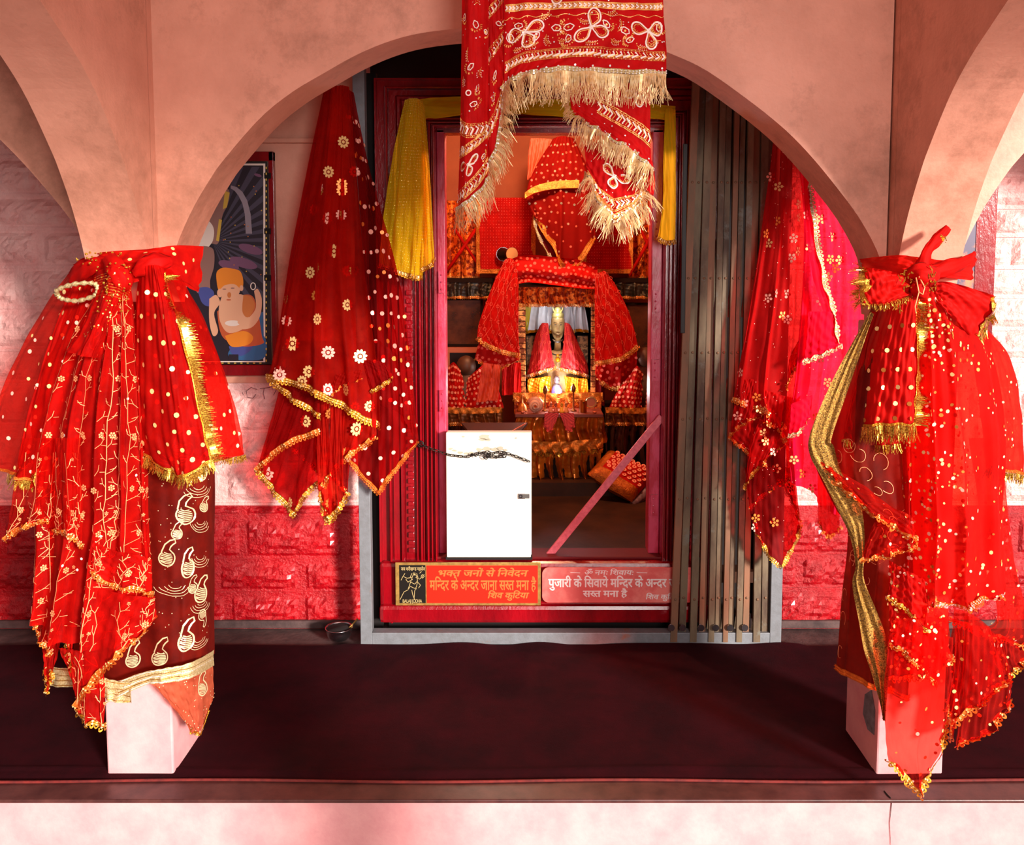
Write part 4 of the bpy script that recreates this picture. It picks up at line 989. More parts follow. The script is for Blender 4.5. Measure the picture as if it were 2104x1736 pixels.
# dotted square panel with fringe
rd = thing('dupatta', 'red gauze panel with gold dots and square fringed corner, upper left of right pillar', 'dupatta', tuple(P(1830, 600, YR)))
sh = Sheet([[(1810, 622), (1840, 612), (1868, 605), (1888, 604)], [(1780, 720), (1820, 718), (1856, 716), (1886, 716)], [(1768, 810), (1810, 808), (1850, 806), (1884, 806)], [(1760, 878), (1800, 876), (1845, 874), (1884, 874)]],
           dep=[2.52, 2.46, 2.43, 2.43], nu=50, nv=60, amp=.006, freq=1.6)
for j in range(6):
    for i in range(4): sh.disc((i + .5 + .1 * (j % 2)) / 4.3, .2 + j * .14, .0066, 1 if R.random() < .65 else 2, 9)
sh.build('cloth_panel', rd, [RED_SAT, SEQ, SEQG])
trim(sh, E_('bottom'), rd, GOLDB, .008, 0); fringe(sh, E_('bottom'), rd, FR_GOLD, .048, w=.0010, dens=.0015, grav=.8, jit=.1)
trim(sh, E_('right'), rd, GOLDB, .005, 0, edge='right'); fringe(sh, E_('right')[4:], rd, FR_GOLD, .036, edge='right', w=.0008, dens=.0017, grav=.05, name='fringe_stripe', jit=.08)
sh = Sheet([[(1790, 640), (1830, 640), (1890, 640)], [(1760, 760), (1810, 760), (1890, 760)], [(1735, 860), (1790, 870), (1880, 880)], [(1728, 900), (1790, 912), (1850, 914)]], dep=[2.54, 2.50, 2.47], nu=40, nv=40, amp=.01, freq=2)
sh.build('cloth_panel', rd, [RED_NET]); fringe(sh, E_('bottom'), rd, FR_GOLD, .028, w=.0015, dens=.003, grav=.8)
# bow
bw = thing('bow_scarf', 'red scarf bow with gold fringed ends at the top of the right pillar', 'scarf', tuple(P(1890, 590, 2.46)))
bandR = Sheet([[(1766, 532, 2.66), (1800, 528, 2.57), (1850, 524, 2.50), (1900, 530, 2.49), (1950, 534, 2.52), (2004, 518, 2.64)], [(1770, 545, 2.66), (1805, 545, 2.56), (1850, 545, 2.48), (1900, 552, 2.47), (1950, 550, 2.50), (2002, 545, 2.64)],
               [(1772, 562, 2.66), (1806, 562, 2.57), (1850, 568, 2.49), (1900, 576, 2.48), (1950, 572, 2.52), (1996, 576, 2.64)]], nu=70, nv=24, amp=.004, freq=3, wr=.004)
bandR.G[..., 1] += (.006 * np.sin(np.linspace(0, 4 * PI, 25)))[:, None]
bandR.build('scarf_band', bw, [RED_SAT])
lf = Sheet([[(1880, 580), (1840, 560), (1800, 552), (1774, 549)], [(1882, 594), (1840, 582), (1800, 580), (1772, 582)], [(1884, 602), (1845, 606), (1806, 616), (1770, 620)], [(1884, 606), (1848, 618), (1812, 628), (1776, 626)]],
           nu=40, nv=40, dep=[2.45, 2.41, 2.40, 2.42], amp=.0, wr=.003)
lf.G[..., 1] += (.008 * np.sin(np.linspace(0, 5 * PI, 41)))[:, None]
lf.build('bow_loop', bw, [KNOTRED]); trim(lf, E_('right'), bw, GOLDB, .022, 0, edge='right'); fringe(lf, E_('right'), bw, FR_GOLD, .038, edge='right', grav=.1, w=.0010, dens=.0014, jit=.15)
fringe(lf, E_('bottom'), bw, FR_GOLD, .018, grav=.7, w=.0014, dens=.003)
rt = Sheet([[(1905, 585), (1940, 578), (1990, 590), (2045, 608)], [(1910, 605), (1945, 605), (1990, 625), (2036, 645)], [(1912, 612), (1944, 640), (1975, 670), (2000, 702)]], nu=40, nv=40, dep=[2.44, 2.42, 2.46, 2.52], amp=0, wr=.003)
rt.G[..., 1] += (.007 * np.sin(np.linspace(0, 4 * PI, 41)))[:, None]
rt.build('bow_loop', bw, [KNOTRED]); trim(rt, E_('right'), bw, GOLDB, .022, 0, edge='right'); fringe(rt, E_('right')[25:], bw, FR_GOLD, .034, edge='right', grav=.5, w=.0016, dens=.0014, jit=.15)
twist(bw, [(1866, 566, 2.44), (1888, 560, 2.41), (1908, 566, 2.41), (1925, 560, 2.44)], [.016, .026, .028, .016], KNOTRED, 'knot')
twist(bw, [(1876, 600, 2.43), (1890, 596, 2.41), (1904, 590, 2.42)], [.014, .024, .016], KNOTRED, 'knot', seed=3)
twist(bw, [(1896, 545, 2.46), (1906, 515, 2.46), (1926, 492, 2.47), (1948, 468, 2.48)], [.018, .013, .015, .010], RED_SAT, 'scarf_end', seed=2)
twist(bw, [(1915, 560, 2.46), (1950, 550, 2.48), (1985, 536, 2.54), (2003, 520, 2.60)], [.018, .022, .014, .006], RED_SAT, 'scarf_end', seed=5)
b = MB()
for (x0, y0, x1, y1, n) in ((1850, 555, 1875, 590, 24), (1905, 545, 1925, 600, 20), (1930, 480, 1950, 500, 10), (1795, 628, 1850, 640, 14)):
    for _ in range(n):
        p = P(R.uniform(x0, x1), R.uniform(y0, y1), 2.39); q = p + Vector((R.uniform(-.01, .01), 0, R.uniform(-.016, .016))); b.tube([p, q], .0013, 4)
b.build('tinsel_ends', FR_GOLD, bw, kind='stuff')
b = MB()
for pts in ([(1882, 570), (1888, 600), (1880, 630), (1882, 644)], [(1888, 568), (1900, 590), (1896, 605), (1888, 600)]): b.tube([P(x, y, 2.395) for x, y in pts], .0018, 6)
b.build('thread_end', THREAD, bw, smooth=True)
# ================================================================== BACK LEFT DUPATTA WITH FLOWERS
bl = thing('dupatta', 'crimson net dupatta with gold daisies and zigzag gold hem left of the shrine door', 'dupatta', tuple(P(690, 180, 3.42)))
YB = 3.42
def flowers(pts, px_r=.026):
    def f(sh):
        for u, v in pts: sh.flower(u, v, px_r * R.uniform(.9, 1.15), 10, R.choice((1, 1, 2)), rot=R.random())
        for _ in range(22 if len(pts) > 8 else 2): sh.flower(R.random(), R.uniform(.15, .97), .022, 10, R.choice((2, 3, 3)), off=-.004, rot=R.random())
    return f
mm = [SEQ, SEQP, SEQG]
hang(bl, [[(664, 190), (680, 180), (700, 175), (716, 178)], [(640, 340), (668, 330), (700, 330), (730, 335)], [(595, 560), (640, 560), (690, 560), (748, 560)], [(560, 730), (630, 735), (700, 745), (772, 755)],
          [(546, 776), (625, 798), (702, 838), (778, 880)]], [YB + .01, YB - .03, YB - .02, YB], RED_BACK, GOLD, mm,
     flowers([(.45, .28), (.3, .5), (.62, .45), (.45, .62), (.78, .58), (.2, .7), (.55, .72), (.85, .72), (.35, .82), (.7, .86), (.15, .88), (.55, .9), (.9, .9), (.5, .38), (.72, .2), (.3, .92)]), nu=70, nv=90, amp=.016, freq=3, name='cloth_panel', tw=.02, ts=.009)
hang(bl, [[(664, 190), (672, 185), (682, 182)], [(600, 500), (630, 500), (665, 500)], [(565, 720), (610, 740), (660, 760)], [(548, 776), (600, 820), (660, 858)]], [YB + .03, YB + .02, YB + .03], RED_BACKD, GOLD, mm, None, nu=40, nv=60, amp=.01, tw=.016, ts=.009)
def zig(rows, dep, m=RED_BACK, tm=GOLDO, fl=(), **k): return hang(bl, rows, dep, m, tm, mm, flowers(fl) if fl else None, **k)
zig([[(580, 700), (620, 700), (660, 700)], [(585, 800), (620, 810), (662, 820)], [(528, 968), (585, 918), (658, 888)]], [YB + .05, YB + .04, YB + .03], RED_BACKD, GOLDO, [(.7, .75)], tw=.018, ts=.009)
zig([[(600, 700), (630, 700), (670, 700)], [(560, 850), (600, 880), (660, 880)], [(526, 966), (562, 1010), (604, 1060)]], [YB + .06, YB + .055, YB + .05], RED_BACKD, GOLD, [(.3, .9), (.8, .95)], tw=.016, ts=.009)
zig([[(640, 700), (660, 700), (680, 700)], [(620, 850), (640, 900), (660, 900)], [(604, 1058), (628, 1020), (656, 992)]], [YB + .06, YB + .06, YB + .05], RED_BACKD, GOLD, tw=.016, ts=.008)
zig([[(690, 720), (730, 740), (770, 760)], [(680, 860), (730, 870), (774, 880)], [(666, 1000), (712, 944), (774, 900)]], [YB + .02, YB + .01, YB + .01], RED_BACK, GOLDO, [(.55, .55)], tw=.020, ts=.008)
zig([[(650, 760), (665, 760), (680, 760)], [(650, 900), (664, 930), (676, 940)], [(652, 990), (668, 1070), (690, 1062)]], [YB + .03, YB + .02, YB + .02], RED_BACK, GOLD, tw=.02, ts=.008)
zig([[(680, 760), (695, 760), (712, 760)], [(676, 940), (690, 960), (706, 980)], [(672, 1070), (696, 1050), (716, 1015)]], [YB + .01, YB + .0, YB + .0], RED_BACK, GOLD, [(.5, .9)], tw=.016, ts=.009)
zig([[(700, 780), (720, 780), (745, 790)], [(690, 900), (704, 930), (720, 950)], [(682, 980), (700, 1000), (716, 1018)]], [YB + .04, YB + .04, YB + .04], RED_BACKD, GOLDO, tw=.014)
zig([[(600, 800), (630, 800), (660, 830)], [(600, 870), (640, 890), (656, 900)], [(600, 922), (630, 950), (656, 975)]], [YB + .07, YB + .07, YB + .06], RED_BACKD, GOLDO, tw=.014)
# side layer with big dots
zz = Sheet([[(700, 185), (712, 182), (726, 190)], [(730, 330), (745, 335), (758, 345)], [(748, 560), (785, 560), (818, 570)], [(765, 720), (810, 720), (842, 740)], [(770, 830), (820, 850), (858, 905)]], dep=[YB + .04, YB + .02, YB + .03], nu=50, nv=70, amp=.008, freq=2)
dots(zz, 5, 16, .0088, (1, 1, 2), jit=.18, v0=.1); zz.build('cloth_panel', bl, [RED_BACKD, SEQP, SEQO])
zz = Sheet([[(745, 700), (780, 700), (830, 740)], [(730, 860), (790, 880), (856, 880)], [(716, 946), (776, 1016), (858, 908)]], dep=[YB + .04, YB + .02, YB + .03], nu=60, nv=40, amp=.004, freq=2, smooth=False)
dots(zz, 4, 5, .0085, (1,), jit=.1); zz.build('cloth_panel', bl, [RED_BACKD, SEQP]); trim(zz, E_('bottom'), bl, GOLDO, .014, .007)
zig([[(740, 740), (765, 740), (790, 745)], [(748, 755), (775, 758), (804, 768)], [(764, 806), (786, 794), (806, 778)]], [YB, YB - .01, YB + .01], RED_BACKD, GOLD, tw=.012, nv=20)
zig([[(690, 770), (715, 765), (745, 760)], [(684, 790), (712, 785), (744, 775)], [(684, 812), (712, 790), (742, 780)]], [YB - .015, YB - .02, YB - .01], RED_BACK, GOLDO, tw=.012, nv=20, ts=0)
# ================================================================== RIGHT BACK DUPATTAS
br = thing('dupatta', 'red net dupatta with small flowers hanging over the right edge of the folded gate', 'dupatta', tuple(P(1600, 290, 3.42)))
bf = lambda n: (lambda sh: ([sh.flower(R.uniform(.05, .95), R.uniform(.15, .97), .019, 5, R.choice((1, 2, 3)), rot=R.random()) for _ in range(n)], [sh.disc(R.random(), R.random(), .0018, 1, 5) for _ in range(n * 6)]))
YB = 3.40
hang(br, [[(1590, 270), (1605, 270), (1625, 275), (1648, 280)], [(1570, 420), (1598, 420), (1630, 420), (1660, 420)], [(1540, 620), (1578, 620), (1620, 620), (1664, 620)], [(1510, 780), (1555, 790), (1605, 800), (1658, 800)],
          [(1502, 822), (1560, 845), (1600, 870), (1610, 900)]], [YB + .03, YB, YB - .01, YB + .02], REDSIDE, GOLDO, [SEQP, SEQ, SEQO], bf(26), nu=60, nv=90, amp=.014, freq=3, name='cloth_panel', tw=.018, ts=.008)
def zg(rows, dep, m=REDSIDE, tm=GOLDO, n=3, **k): return hang(br, rows, dep, m, tm, [SEQP, SEQ, SEQO], bf(n), **k)
zg([[(1530, 780), (1550, 780), (1575, 790)], [(1515, 850), (1540, 850), (1570, 850)], [(1498, 900), (1530, 870), (1572, 850)]], [YB + .02, YB + .01, YB + .01], tw=.014)
zg([[(1510, 820), (1540, 840), (1570, 860)], [(1500, 880), (1540, 900), (1580, 910)], [(1498, 902), (1532, 928), (1575, 960)]], [YB + .03, YB + .03, YB + .03], tw=.014)
zg([[(1570, 800), (1600, 810), (1640, 820)], [(1568, 860), (1600, 870), (1640, 880)], [(1568, 868), (1600, 885), (1612, 915)]], [YB - .01, YB - .02, YB - .01], tw=.018)
zg([[(1560, 860), (1590, 870), (1625, 880)], [(1540, 920), (1580, 920), (1612, 918)], [(1528, 1004), (1560, 960), (1612, 910)]], [YB + .01, YB, YB + .01], tm=GOLD)
zg([[(1560, 880), (1600, 880), (1650, 880)], [(1550, 960), (1600, 970), (1650, 970)], [(1540, 1045), (1580, 1010), (1620, 985)]], [YB + .03, YB + .02, YB + .02], RED_BACKD)
zg([[(1530, 960), (1580, 960), (1630, 960)], [(1542, 1060), (1590, 1070), (1640, 1060)], [(1552, 1095), (1604, 1165), (1648, 1080)]], [YB + .02, YB + .01, YB + .02], RED_BACKD, GOLD, n=3, amp=.004, tw=.014)
zg([[(1610, 860), (1615, 860), (1620, 860)], [(1616, 960), (1624, 960), (1632, 960)], [(1608, 1000), (1626, 1030), (1646, 1080)]], [YB + .03, YB + .03, YB + .03], RED_BACKD, amp=.002)
zg([[(1640, 700), (1650, 690), (1665, 690)], [(1620, 740), (1640, 735), (1658, 730)], [(1616, 800), (1632, 760), (1642, 732)]], [YB - .02, YB - .02, YB - .01], tw=.016)
bm_ = thing('dupatta', 'bright magenta net dupatta with silver beaded edge hanging beside the right pillar', 'dupatta', tuple(P(1690, 350, 3.3)))
YM = 3.32
sh = Sheet([[(1640, 330), (1665, 340), (1700, 360), (1730, 380)], [(1650, 500), (1690, 500), (1730, 500), (1775, 510)], [(1636, 720), (1680, 720), (1730, 720), (1775, 720)], [(1618, 880), (1660, 890), (1710, 890), (1760, 900)],
            [(1620, 990), (1665, 1010), (1700, 1050), (1745, 1060)]], dep=[YM + .04, YM + .02, YM, YM + .03], nu=60, nv=90, amp=.014, freq=3)
bf(22)(sh); sh.build('cloth_panel', bm_, [MAGENTA, SEQP, SEQ, SEQO])
sh = Sheet([[(1650, 360), (1664, 366)], [(1656, 480), (1678, 480)], [(1672, 580), (1696, 580)], [(1690, 640), (1714, 640)], [(1708, 700), (1722, 705)]], dep=[YM - .02, YM - .025], nu=8, nv=60, amp=.003)
sh.build('cloth_fold', bm_, [MAGENTA]); trim(sh, E_('right'), bm_, GOLDPALE, .012, .009, 'beaded_braid', edge='right', mat2=SILV)
sh = Sheet([[(1660, 640), (1690, 640), (1730, 640)], [(1656, 700), (1690, 700), (1730, 690)], [(1650, 745), (1690, 730), (1728, 712)]], dep=[YM - .02, YM - .03, YM - .02], nu=30, nv=30, amp=.004)
sh.build('cloth_fold', bm_, [MAGENTA]); trim(sh, E_('bottom'), bm_, GOLDPALE, .012, .009, 'beaded_braid', mat2=SILV)
sh = Sheet([[(1625, 830), (1650, 820), (1670, 810)], [(1622, 870), (1650, 858), (1664, 852)], [(1618, 896), (1640, 890), (1662, 860)]], dep=[YM - .0, YM - .01, YM], nu=20, nv=20, amp=.003)
sh.build('cloth_fold', bm_, [MAGENTA]); trim(sh, E_('bottom'), bm_, GOLDPALE, .010, .008, 'beaded_braid', mat2=SILV)
sh = Sheet([[(1680, 940), (1700, 940), (1730, 950)], [(1680, 1060), (1700, 1080), (1724, 1070)], [(1682, 1070), (1700, 1104), (1728, 1085)]], dep=[YM, YM, YM], nu=24, nv=30, amp=.004)
sh.build('cloth_fold', bm_, [RED_BACKD]); trim(sh, E_('bottom'), bm_, GOLDO, .010, .007)
# ================================================================== YELLOW SCARF
YY = 3.54
ys = thing('scarf', 'yellow dotted net scarf draped over the top of the door frame with both ends hanging', 'scarf', tuple(P(1120, 215, YY)))
sh = Sheet([[(858, 205), (900, 200), (1000, 198), (1120, 204), (1240, 205), (1340, 214), (1388, 218)], [(860, 222), (900, 220), (1000, 222), (1120, 222), (1240, 228), (1340, 232), (1386, 236)], [(868, 244), (905, 242), (1000, 232), (1120, 238), (1240, 244), (1340, 244), (1380, 250)]],
           dep=YY, nu=90, nv=20, amp=.004, freq=5); sh.G[..., 1] += (.006 * np.sin(np.linspace(0, 3 * PI, 21)))[:, None]
sh.build('scarf_band', ys, [YELLOW])
def ydots(s_):
    for i in range(26):
        for j in range(60): s_.disc((i + (.5 if j % 2 else 0)) / 26, j / 60, .0012, 1, 4, .0015)
for rows in ([[(832, 206), (846, 202), (862, 206)], [(808, 320), (835, 315), (870, 320)], [(790, 440), (832, 440), (876, 440)], [(780, 546), (830, 565), (866, 572)]],
             [[(846, 204), (856, 202), (868, 210)], [(828, 330), (852, 330), (878, 330)], [(812, 450), (850, 450), (880, 450)], [(806, 555), (846, 572), (864, 572)]],
             [[(856, 206), (864, 208), (872, 216)], [(866, 330), (874, 330), (882, 340)], [(868, 430), (878, 430), (888, 440)], [(866, 556), (884, 548), (893, 534)]]):
    sh = Sheet(rows, dep=[YY - .01, YY - .03, YY - .015], nu=40, nv=60, amp=.008, freq=2.5, ph=rows[0][0][0])
    ydots(sh); sh.build('hanging_end', ys, [YELLOW, mat('yellow sheen', (250, 220, 110), .3, .3)]); trim(sh, E_('bottom'), ys, GOLD, .012, .007, mat2=SEQ)
sh = Sheet([[(1366, 226), (1376, 222), (1388, 226)], [(1362, 330), (1374, 330), (1388, 330)], [(1360, 420), (1372, 420), (1388, 420)], [(1350, 490), (1368, 500), (1386, 498)]], dep=[YY - .01, YY - .02, YY], nu=24, nv=60, amp=.006, freq=2)
sh.build('hanging_end', ys, [YELLOW]); trim(sh, E_('bottom'), ys, GOLD, .012, .007, mat2=SEQ)

# cords the hanging cloths are tied up with
def cord(parent, px, py, Y, name='hanging_cord'):
    a = P(px, py, Y); b = MB(); b.tube([a + Vector((0, 0, -.02)), a + Vector((.002, 0, .05)), Vector((a.x, a.y, ZTOP + .005))], .003, 6); b.build(name, mat('cotton cord', (190, 40, 30), .8), parent)
cord(top, 990, -88, YS + .01); cord(top, 1330, -93, YS - .01); cord(bl, 690, 180, 3.40); cord(br, 1615, 274, 3.40); cord(bm_, 1690, 352, 3.33)
# ================================================================== LETTERING
_gc = {}
def glyph(s, half=False, bold=.012):
    key = (s, half, bold)
    if key in _gc: return _gc[key]
    c = bpy.data.curves.new('t', 'FONT'); c.body = s; c.resolution_u = 3
    o = bpy.data.objects.new('t', c); C.objects.link(o); bpy.context.view_layer.update()
    dg = bpy.context.evaluated_depsgraph_get(); me = bpy.data.meshes.new_from_object(o.evaluated_get(dg))
    bm = bmesh.new(); bm.from_mesh(me)
    w_ = max((v.co.x for v in bm.verts), default=.3)
    if half:
        low = [v.co.x for v in bm.verts if v.co.y < .03 and v.co.x > .4 * w_]
        cut = (min(low) + .0) if low and s != 'क' else w_ * .74
        bmesh.ops.bisect_plane(bm, geom=bm.verts[:] + bm.edges[:] + bm.faces[:], plane_co=(cut, 0, 0), plane_no=(1, 0, 0), clear_outer=True); w_ = cut
    vs = [(v.co.x, v.co.y) for v in bm.verts]; fs = [tuple(v.index for v in f.verts) for f in bm.faces]
    bm.free(); C.objects.unlink(o); bpy.data.objects.remove(o); bpy.data.curves.remove(c); bpy.data.meshes.remove(me)
    _gc[key] = (vs, fs, w_); return _gc[key]
def line(segs, bold=.012):
    """segs: text pieces; a piece ending in '~' is a half letter, ' ' a gap"""
    V, Fc, x = [], [], 0.
    for s in segs:
        if s == ' ': x += .28; continue
        h = s.endswith('~'); vs, fs, w_ = glyph(s.rstrip('~'), h, bold); n = len(V)
        V += [(x + a, b_) for a, b_ in vs]; Fc += [tuple(i + n for i in f) for f in fs]; x += w_ - .018
    return V, Fc, x
def write(mb, segs, px0, px1, pyhead, pybase, Y, shear=0., bold=.012, rise=0.):
    """letters between px0..px1; headline at pyhead and baseline at pybase, set as real lettering on the plane y=Y"""
    V, Fc, L_ = line(segs, bold); a = P(px0, pybase, Y); b_ = P(px1, pybase, Y); t = P(px0, pyhead, Y)
    k = (b_.x - a.x) / L_; kz = (t.z - a.z) / .62
    for q, (ex, ey) in enumerate(((0, 0), (-1, 0), (1, 0), (0, -.7), (0, .7))):       # thicken the strokes
        mb.add([(a.x + (x + ex * bold) * k + y * kz * shear, Y - q * .00004, a.z + (y + ey * bold) * kz + rise * x * k) for x, y in V], Fc)
def rect(px0, py0, px1, py1, Y):
    a = P(px0, py1, Y); b_ = P(px1, py0, Y); return a.x, b_.x, a.z, b_.z
def plate(mb, px0, py0, px1, py1, Y, d=.002):
    x0, x1, z0, z1 = rect(px0, py0, px1, py1, Y); mb.box(x0, x1, Y, Y + d, z0, z1); return x0, x1, z0, z1
# ------------------------------------------------------------------ sign 1
YSG = YD - .062
sg = thing('notice_board', 'orange red Hindi notice with brass border and black picture panel on the door sill', 'sign', tuple(P(963, 1245, YSG)), 'notices on the door sill')
BRASS = mat('brass sheet', (196, 156, 84), .4, .5, col2=(150, 116, 60), nscale=40)
del sg['group']
b = MB(); plate(b, 813, 1156, 1111, 1244, YSG, .006); b.build('brass_border', BRASS, sg, bevel=.001)
b = MB(); plate(b, 877, 1162, 1105, 1239, YSG - .0012, .001); b.build('red_panel', mat('orange red enamel', (244, 30, 8), .4), sg)
b = MB(); plate(b, 821, 1161, 874, 1239, YSG - .0012, .001); b.build('black_panel', mat('black enamel', (20, 16, 12), .4), sg)
YT = YSG - .0018
b = MB()
write(b, ['भ', 'क~', 'त', ' ', 'ज', 'नों', ' ', 'से', ' ', 'िन', 'वे', 'द', 'न'], 898, 1082, 1172, 1184, YT, .25, .03)
write(b, ['म', 'िन~', 'द', 'र', ' ', 'के', ' ', 'अ', 'न~', 'द', 'र', ' ', 'जा', 'ना', ' ', 'स', 'ख~', 'त', ' ', 'म', 'ना', ' ', 'है'], 883, 1101, 1193, 1212, YT, .0, .025)
write(b, ['िश', 'व', ' ', 'कु', 'िट', 'या'], 1001, 1084, 1218, 1229, YT, .25, .03)
b.build('lettering', mat('brown gold lettering', (176, 104, 44), .5), sg)
b = MB()
write(b, ['ज', 'य', ' ', 'श्री'[:1], 'री', 'ख', 'ण~', 'ड', ' ', 'म', 'हा', 'दे', 'व'], 824, 873, 1166, 1172, YT, 0, .02)
write(b, list('BALAJI') + [' '] + list('JODHA'), 827, 867, 1232, 1238, YT, 0, .01)
def ink(mb, pts, w, Y):
    q = [P(x, y, Y) for x, y in pts]
    for i in range(len(q) - 1):
        d_ = q[i + 1] - q[i]; n_ = Vector((-d_.z, 0, d_.x)).normalized() * w / 2
        mb.add([q[i] + n_, q[i + 1] + n_, q[i + 1] - n_, q[i] - n_], [(0, 1, 2, 3)])
for pts in ([(851, 1176), (848, 1183), (845, 1192), (842, 1200), (838, 1212)], [(851, 1176), (856, 1184), (858, 1194), (856, 1204), (852, 1214), (851, 1228)], [(838, 1212), (830, 1216), (822, 1232)],
            [(848, 1186), (836, 1188), (828, 1184), (832, 1178)], [(848, 1190), (838, 1196), (834, 1190)], [(854, 1186), (862, 1190), (868, 1184), (872, 1180)], [(856, 1194), (864, 1202), (860, 1208)],
            [(844, 1196), (852, 1200), (856, 1196)], [(842, 1204), (850, 1208), (856, 1210)], [(846, 1212), (848, 1222), (852, 1232)], [(838, 1212), (842, 1206)], [(846, 1178), (843, 1186)], [(856, 1178), (859, 1187)],
            [(868, 1180), (872, 1184), (868, 1188), (865, 1184), (868, 1180)], [(828, 1184), (824, 1192)], [(862, 1178), (866, 1174)]): ink(b, pts, .0022, YT)
x_ = P(851, 1179, YT); b.add([(x_.x + .006 * math.cos(k), YT, x_.z + .007 * math.sin(k)) for k in np.linspace(0, 2 * PI, 9)[:-1]], [tuple(range(8))])
b.build('engraved_picture', mat('pale gold line', (214, 190, 130), .4, .4), sg)
# ------------------------------------------------------------------ sign 2
s2_ = thing('notice_board', 'faded rose Hindi notice with white lettering, half hidden behind the folded gate', 'sign', tuple(P(1250, 1240, YSG + .01)))
Y2 = YSG + .004
x0, x1, z0, z1 = rect(1114, 1166, 1440, 1238, Y2); rr = .028
out = []
for cx, cz, a0 in ((x1 - rr, z1 - rr, 0), (x0 + rr, z1 - rr, 90), (x0 + rr, z0 + rr, 180), (x1 - rr, z0 + rr, 270)):
    for k in range(7): a = math.radians(a0 + 15 * k); out.append((cx + rr * math.cos(a), cz + rr * math.sin(a)))
b = MB(); b.poly(out, Y2, Y2 + .006); b.build('board', mat('faded rose board', (226, 96, 92), .45, col2=(240, 130, 120), nscale=7, nlo=.45, nhi=.6), s2_)
b = MB(); YT = Y2 - .0008
write(b, ['ॐ', ' ', 'न', 'मः', ' ', 'िश', 'वा', 'य', ':'], 1200, 1300, 1172, 1181, YT, .2, .02)
write(b, ['पु', 'जा', 'री', ' ', 'के', ' ', 'िस', 'वा', 'ये', ' ', 'म', 'िन~', 'द', 'र', ' ', 'के', ' ', 'अ', 'न~', 'द', 'र', ' ', 'जा', 'ना'], 1127, 1412, 1190, 1206, YT, 0, .03)
write(b, ['स', 'ख~', 'त', ' ', 'म', 'ना', ' ', 'है'], 1198, 1288, 1214, 1226, YT, 0, .03)
write(b, ['िश', 'व', ' ', 'कु', 'िट', 'या'], 1326, 1398, 1222, 1231, YT, .2, .02)
for xa, xb in ((1172, 1192), (1308, 1330)): ink(b, [(xa, 1176), (xb, 1177)], .0025, YT)
b.build('lettering', mat('white lettering', (250, 232, 228), .5), s2_)
# ================================================================== DONATION BOX
YBX = 3.585
bxo = thing('donation_box', 'white painted metal donation box standing on the door sill behind a chain', 'box', tuple(P(1004, 1145, YBX)))
WHITE = mat('white enamel', (252, 250, 240), .35, col2=(240, 236, 214), nscale=5)
x0, x1, z0, z1 = rect(918, 889, 1091, 1145, YBX)
b = MB(); b.box(x0, x1, YBX, YBX + .02, z0, z1); b.build('front_door', WHITE, bxo, bevel=.003)
b = MB(); b.box(x0 + .002, x1 + .003, YBX + .022, YBX + .06, z0 + .002, z1 - .002); b.build('body', mat('white enamel side', (216, 214, 208), .4), bxo, bevel=.003)
b = MB(); b.box(x0 - .004, x1 + .006, YBX + .004, YBX + .07, z0 - .012, z0); b.build('base', DARK, bxo)
lt = MB(); a = P(1076, 1019, YBX); lt.box(a.x - .022, a.x + .006, YBX - .006, YBX, a.z - .011, a.z + .011); l_ = lt.build('latch', STEEL, bxo, bevel=.001)
b = MB(); b.box(a.x - .006, a.x + .024, YBX - .010, YBX - .004, a.z - .008, a.z + .010); b.build('hasp', mat('dull hasp', (120, 120, 116), .4, .7), l_, bevel=.001)
b = MB(); b.tube([Vector((a.x - .013 + .006 * math.cos(t), YBX - .008, a.z + .006 * math.sin(t))) for t in np.linspace(0, 2 * PI, 13)[:-1]], .0016, 6, closed=True); b.build('staple', mat('dark staple', (60, 60, 60), .4, .8), l_)
b = MB()
for i, (x, y, r) in enumerate([(996, 898, 9), (990, 903, 6), (1003, 904, 5), (925, 922, 4), (934, 926, 4), (946, 930, 5), (958, 932, 5), (968, 930, 4), (985, 924, 6), (1000, 922, 7), (1016, 923, 6), (1028, 922, 7), (1038, 925, 4), (952, 897, 3), (1060, 900, 2.5)]):
    c = P(x, y, YBX - .0008); q = r * .002
    b.add([(c.x + q * 1.4 * math.cos(k) * R.uniform(.6, 1.2), YBX - .0008, c.z + q * .7 * math.sin(k) * R.uniform(.6, 1.2)) for k in np.linspace(0, 2 * PI, 10)[:-1]], [tuple(range(9))])
b.build('grime_marks', mat('grime', (150, 140, 112), .8, alpha=.5), bxo, kind='stuff')
# ------------------------------------------------------------------ chain
ch = thing('chain', 'dark iron chain looped from the left door frame across the white donation box', 'chain', tuple(P(980, 935, YBX - .03)))
lm = MB(); a_, b__ = .0105, .0052
lm.tube([Vector((a_ * math.copysign(abs(math.cos(t)) ** .7, math.cos(t)), 0, b__ * math.sin(t))) for t in np.linspace(0, 2 * PI, 17)[:-1]], .0017, 6, closed=True)
proto = None
path = [(866, 913), (880, 920), (900, 927), (918, 933), (934, 936), (960, 938), (974, 934), (990, 930), (1005, 934), (1018, 930), (1034, 929), (1050, 934), (1072, 942), (1092, 950)]
pw = crom(PA([(x, y, YBX - .012) for x, y in path]), np.linspace(0, 1, 300)); pw = resample(pw, .0165)
extra = [P(R.uniform(972, 1042), R.uniform(924, 940), YBX - R.uniform(.012, .024)) for _ in range(16)]
seq = [(Vector(pw[i]), math.atan2(pw[i + 1][2] - pw[i][2], pw[i + 1][0] - pw[i][0]), (i % 2) * PI / 2 + .35) for i in range(len(pw) - 1)] + [(e, R.uniform(-.8, .8), R.uniform(0, 3)) for e in extra]
w0 = wloc(ch)
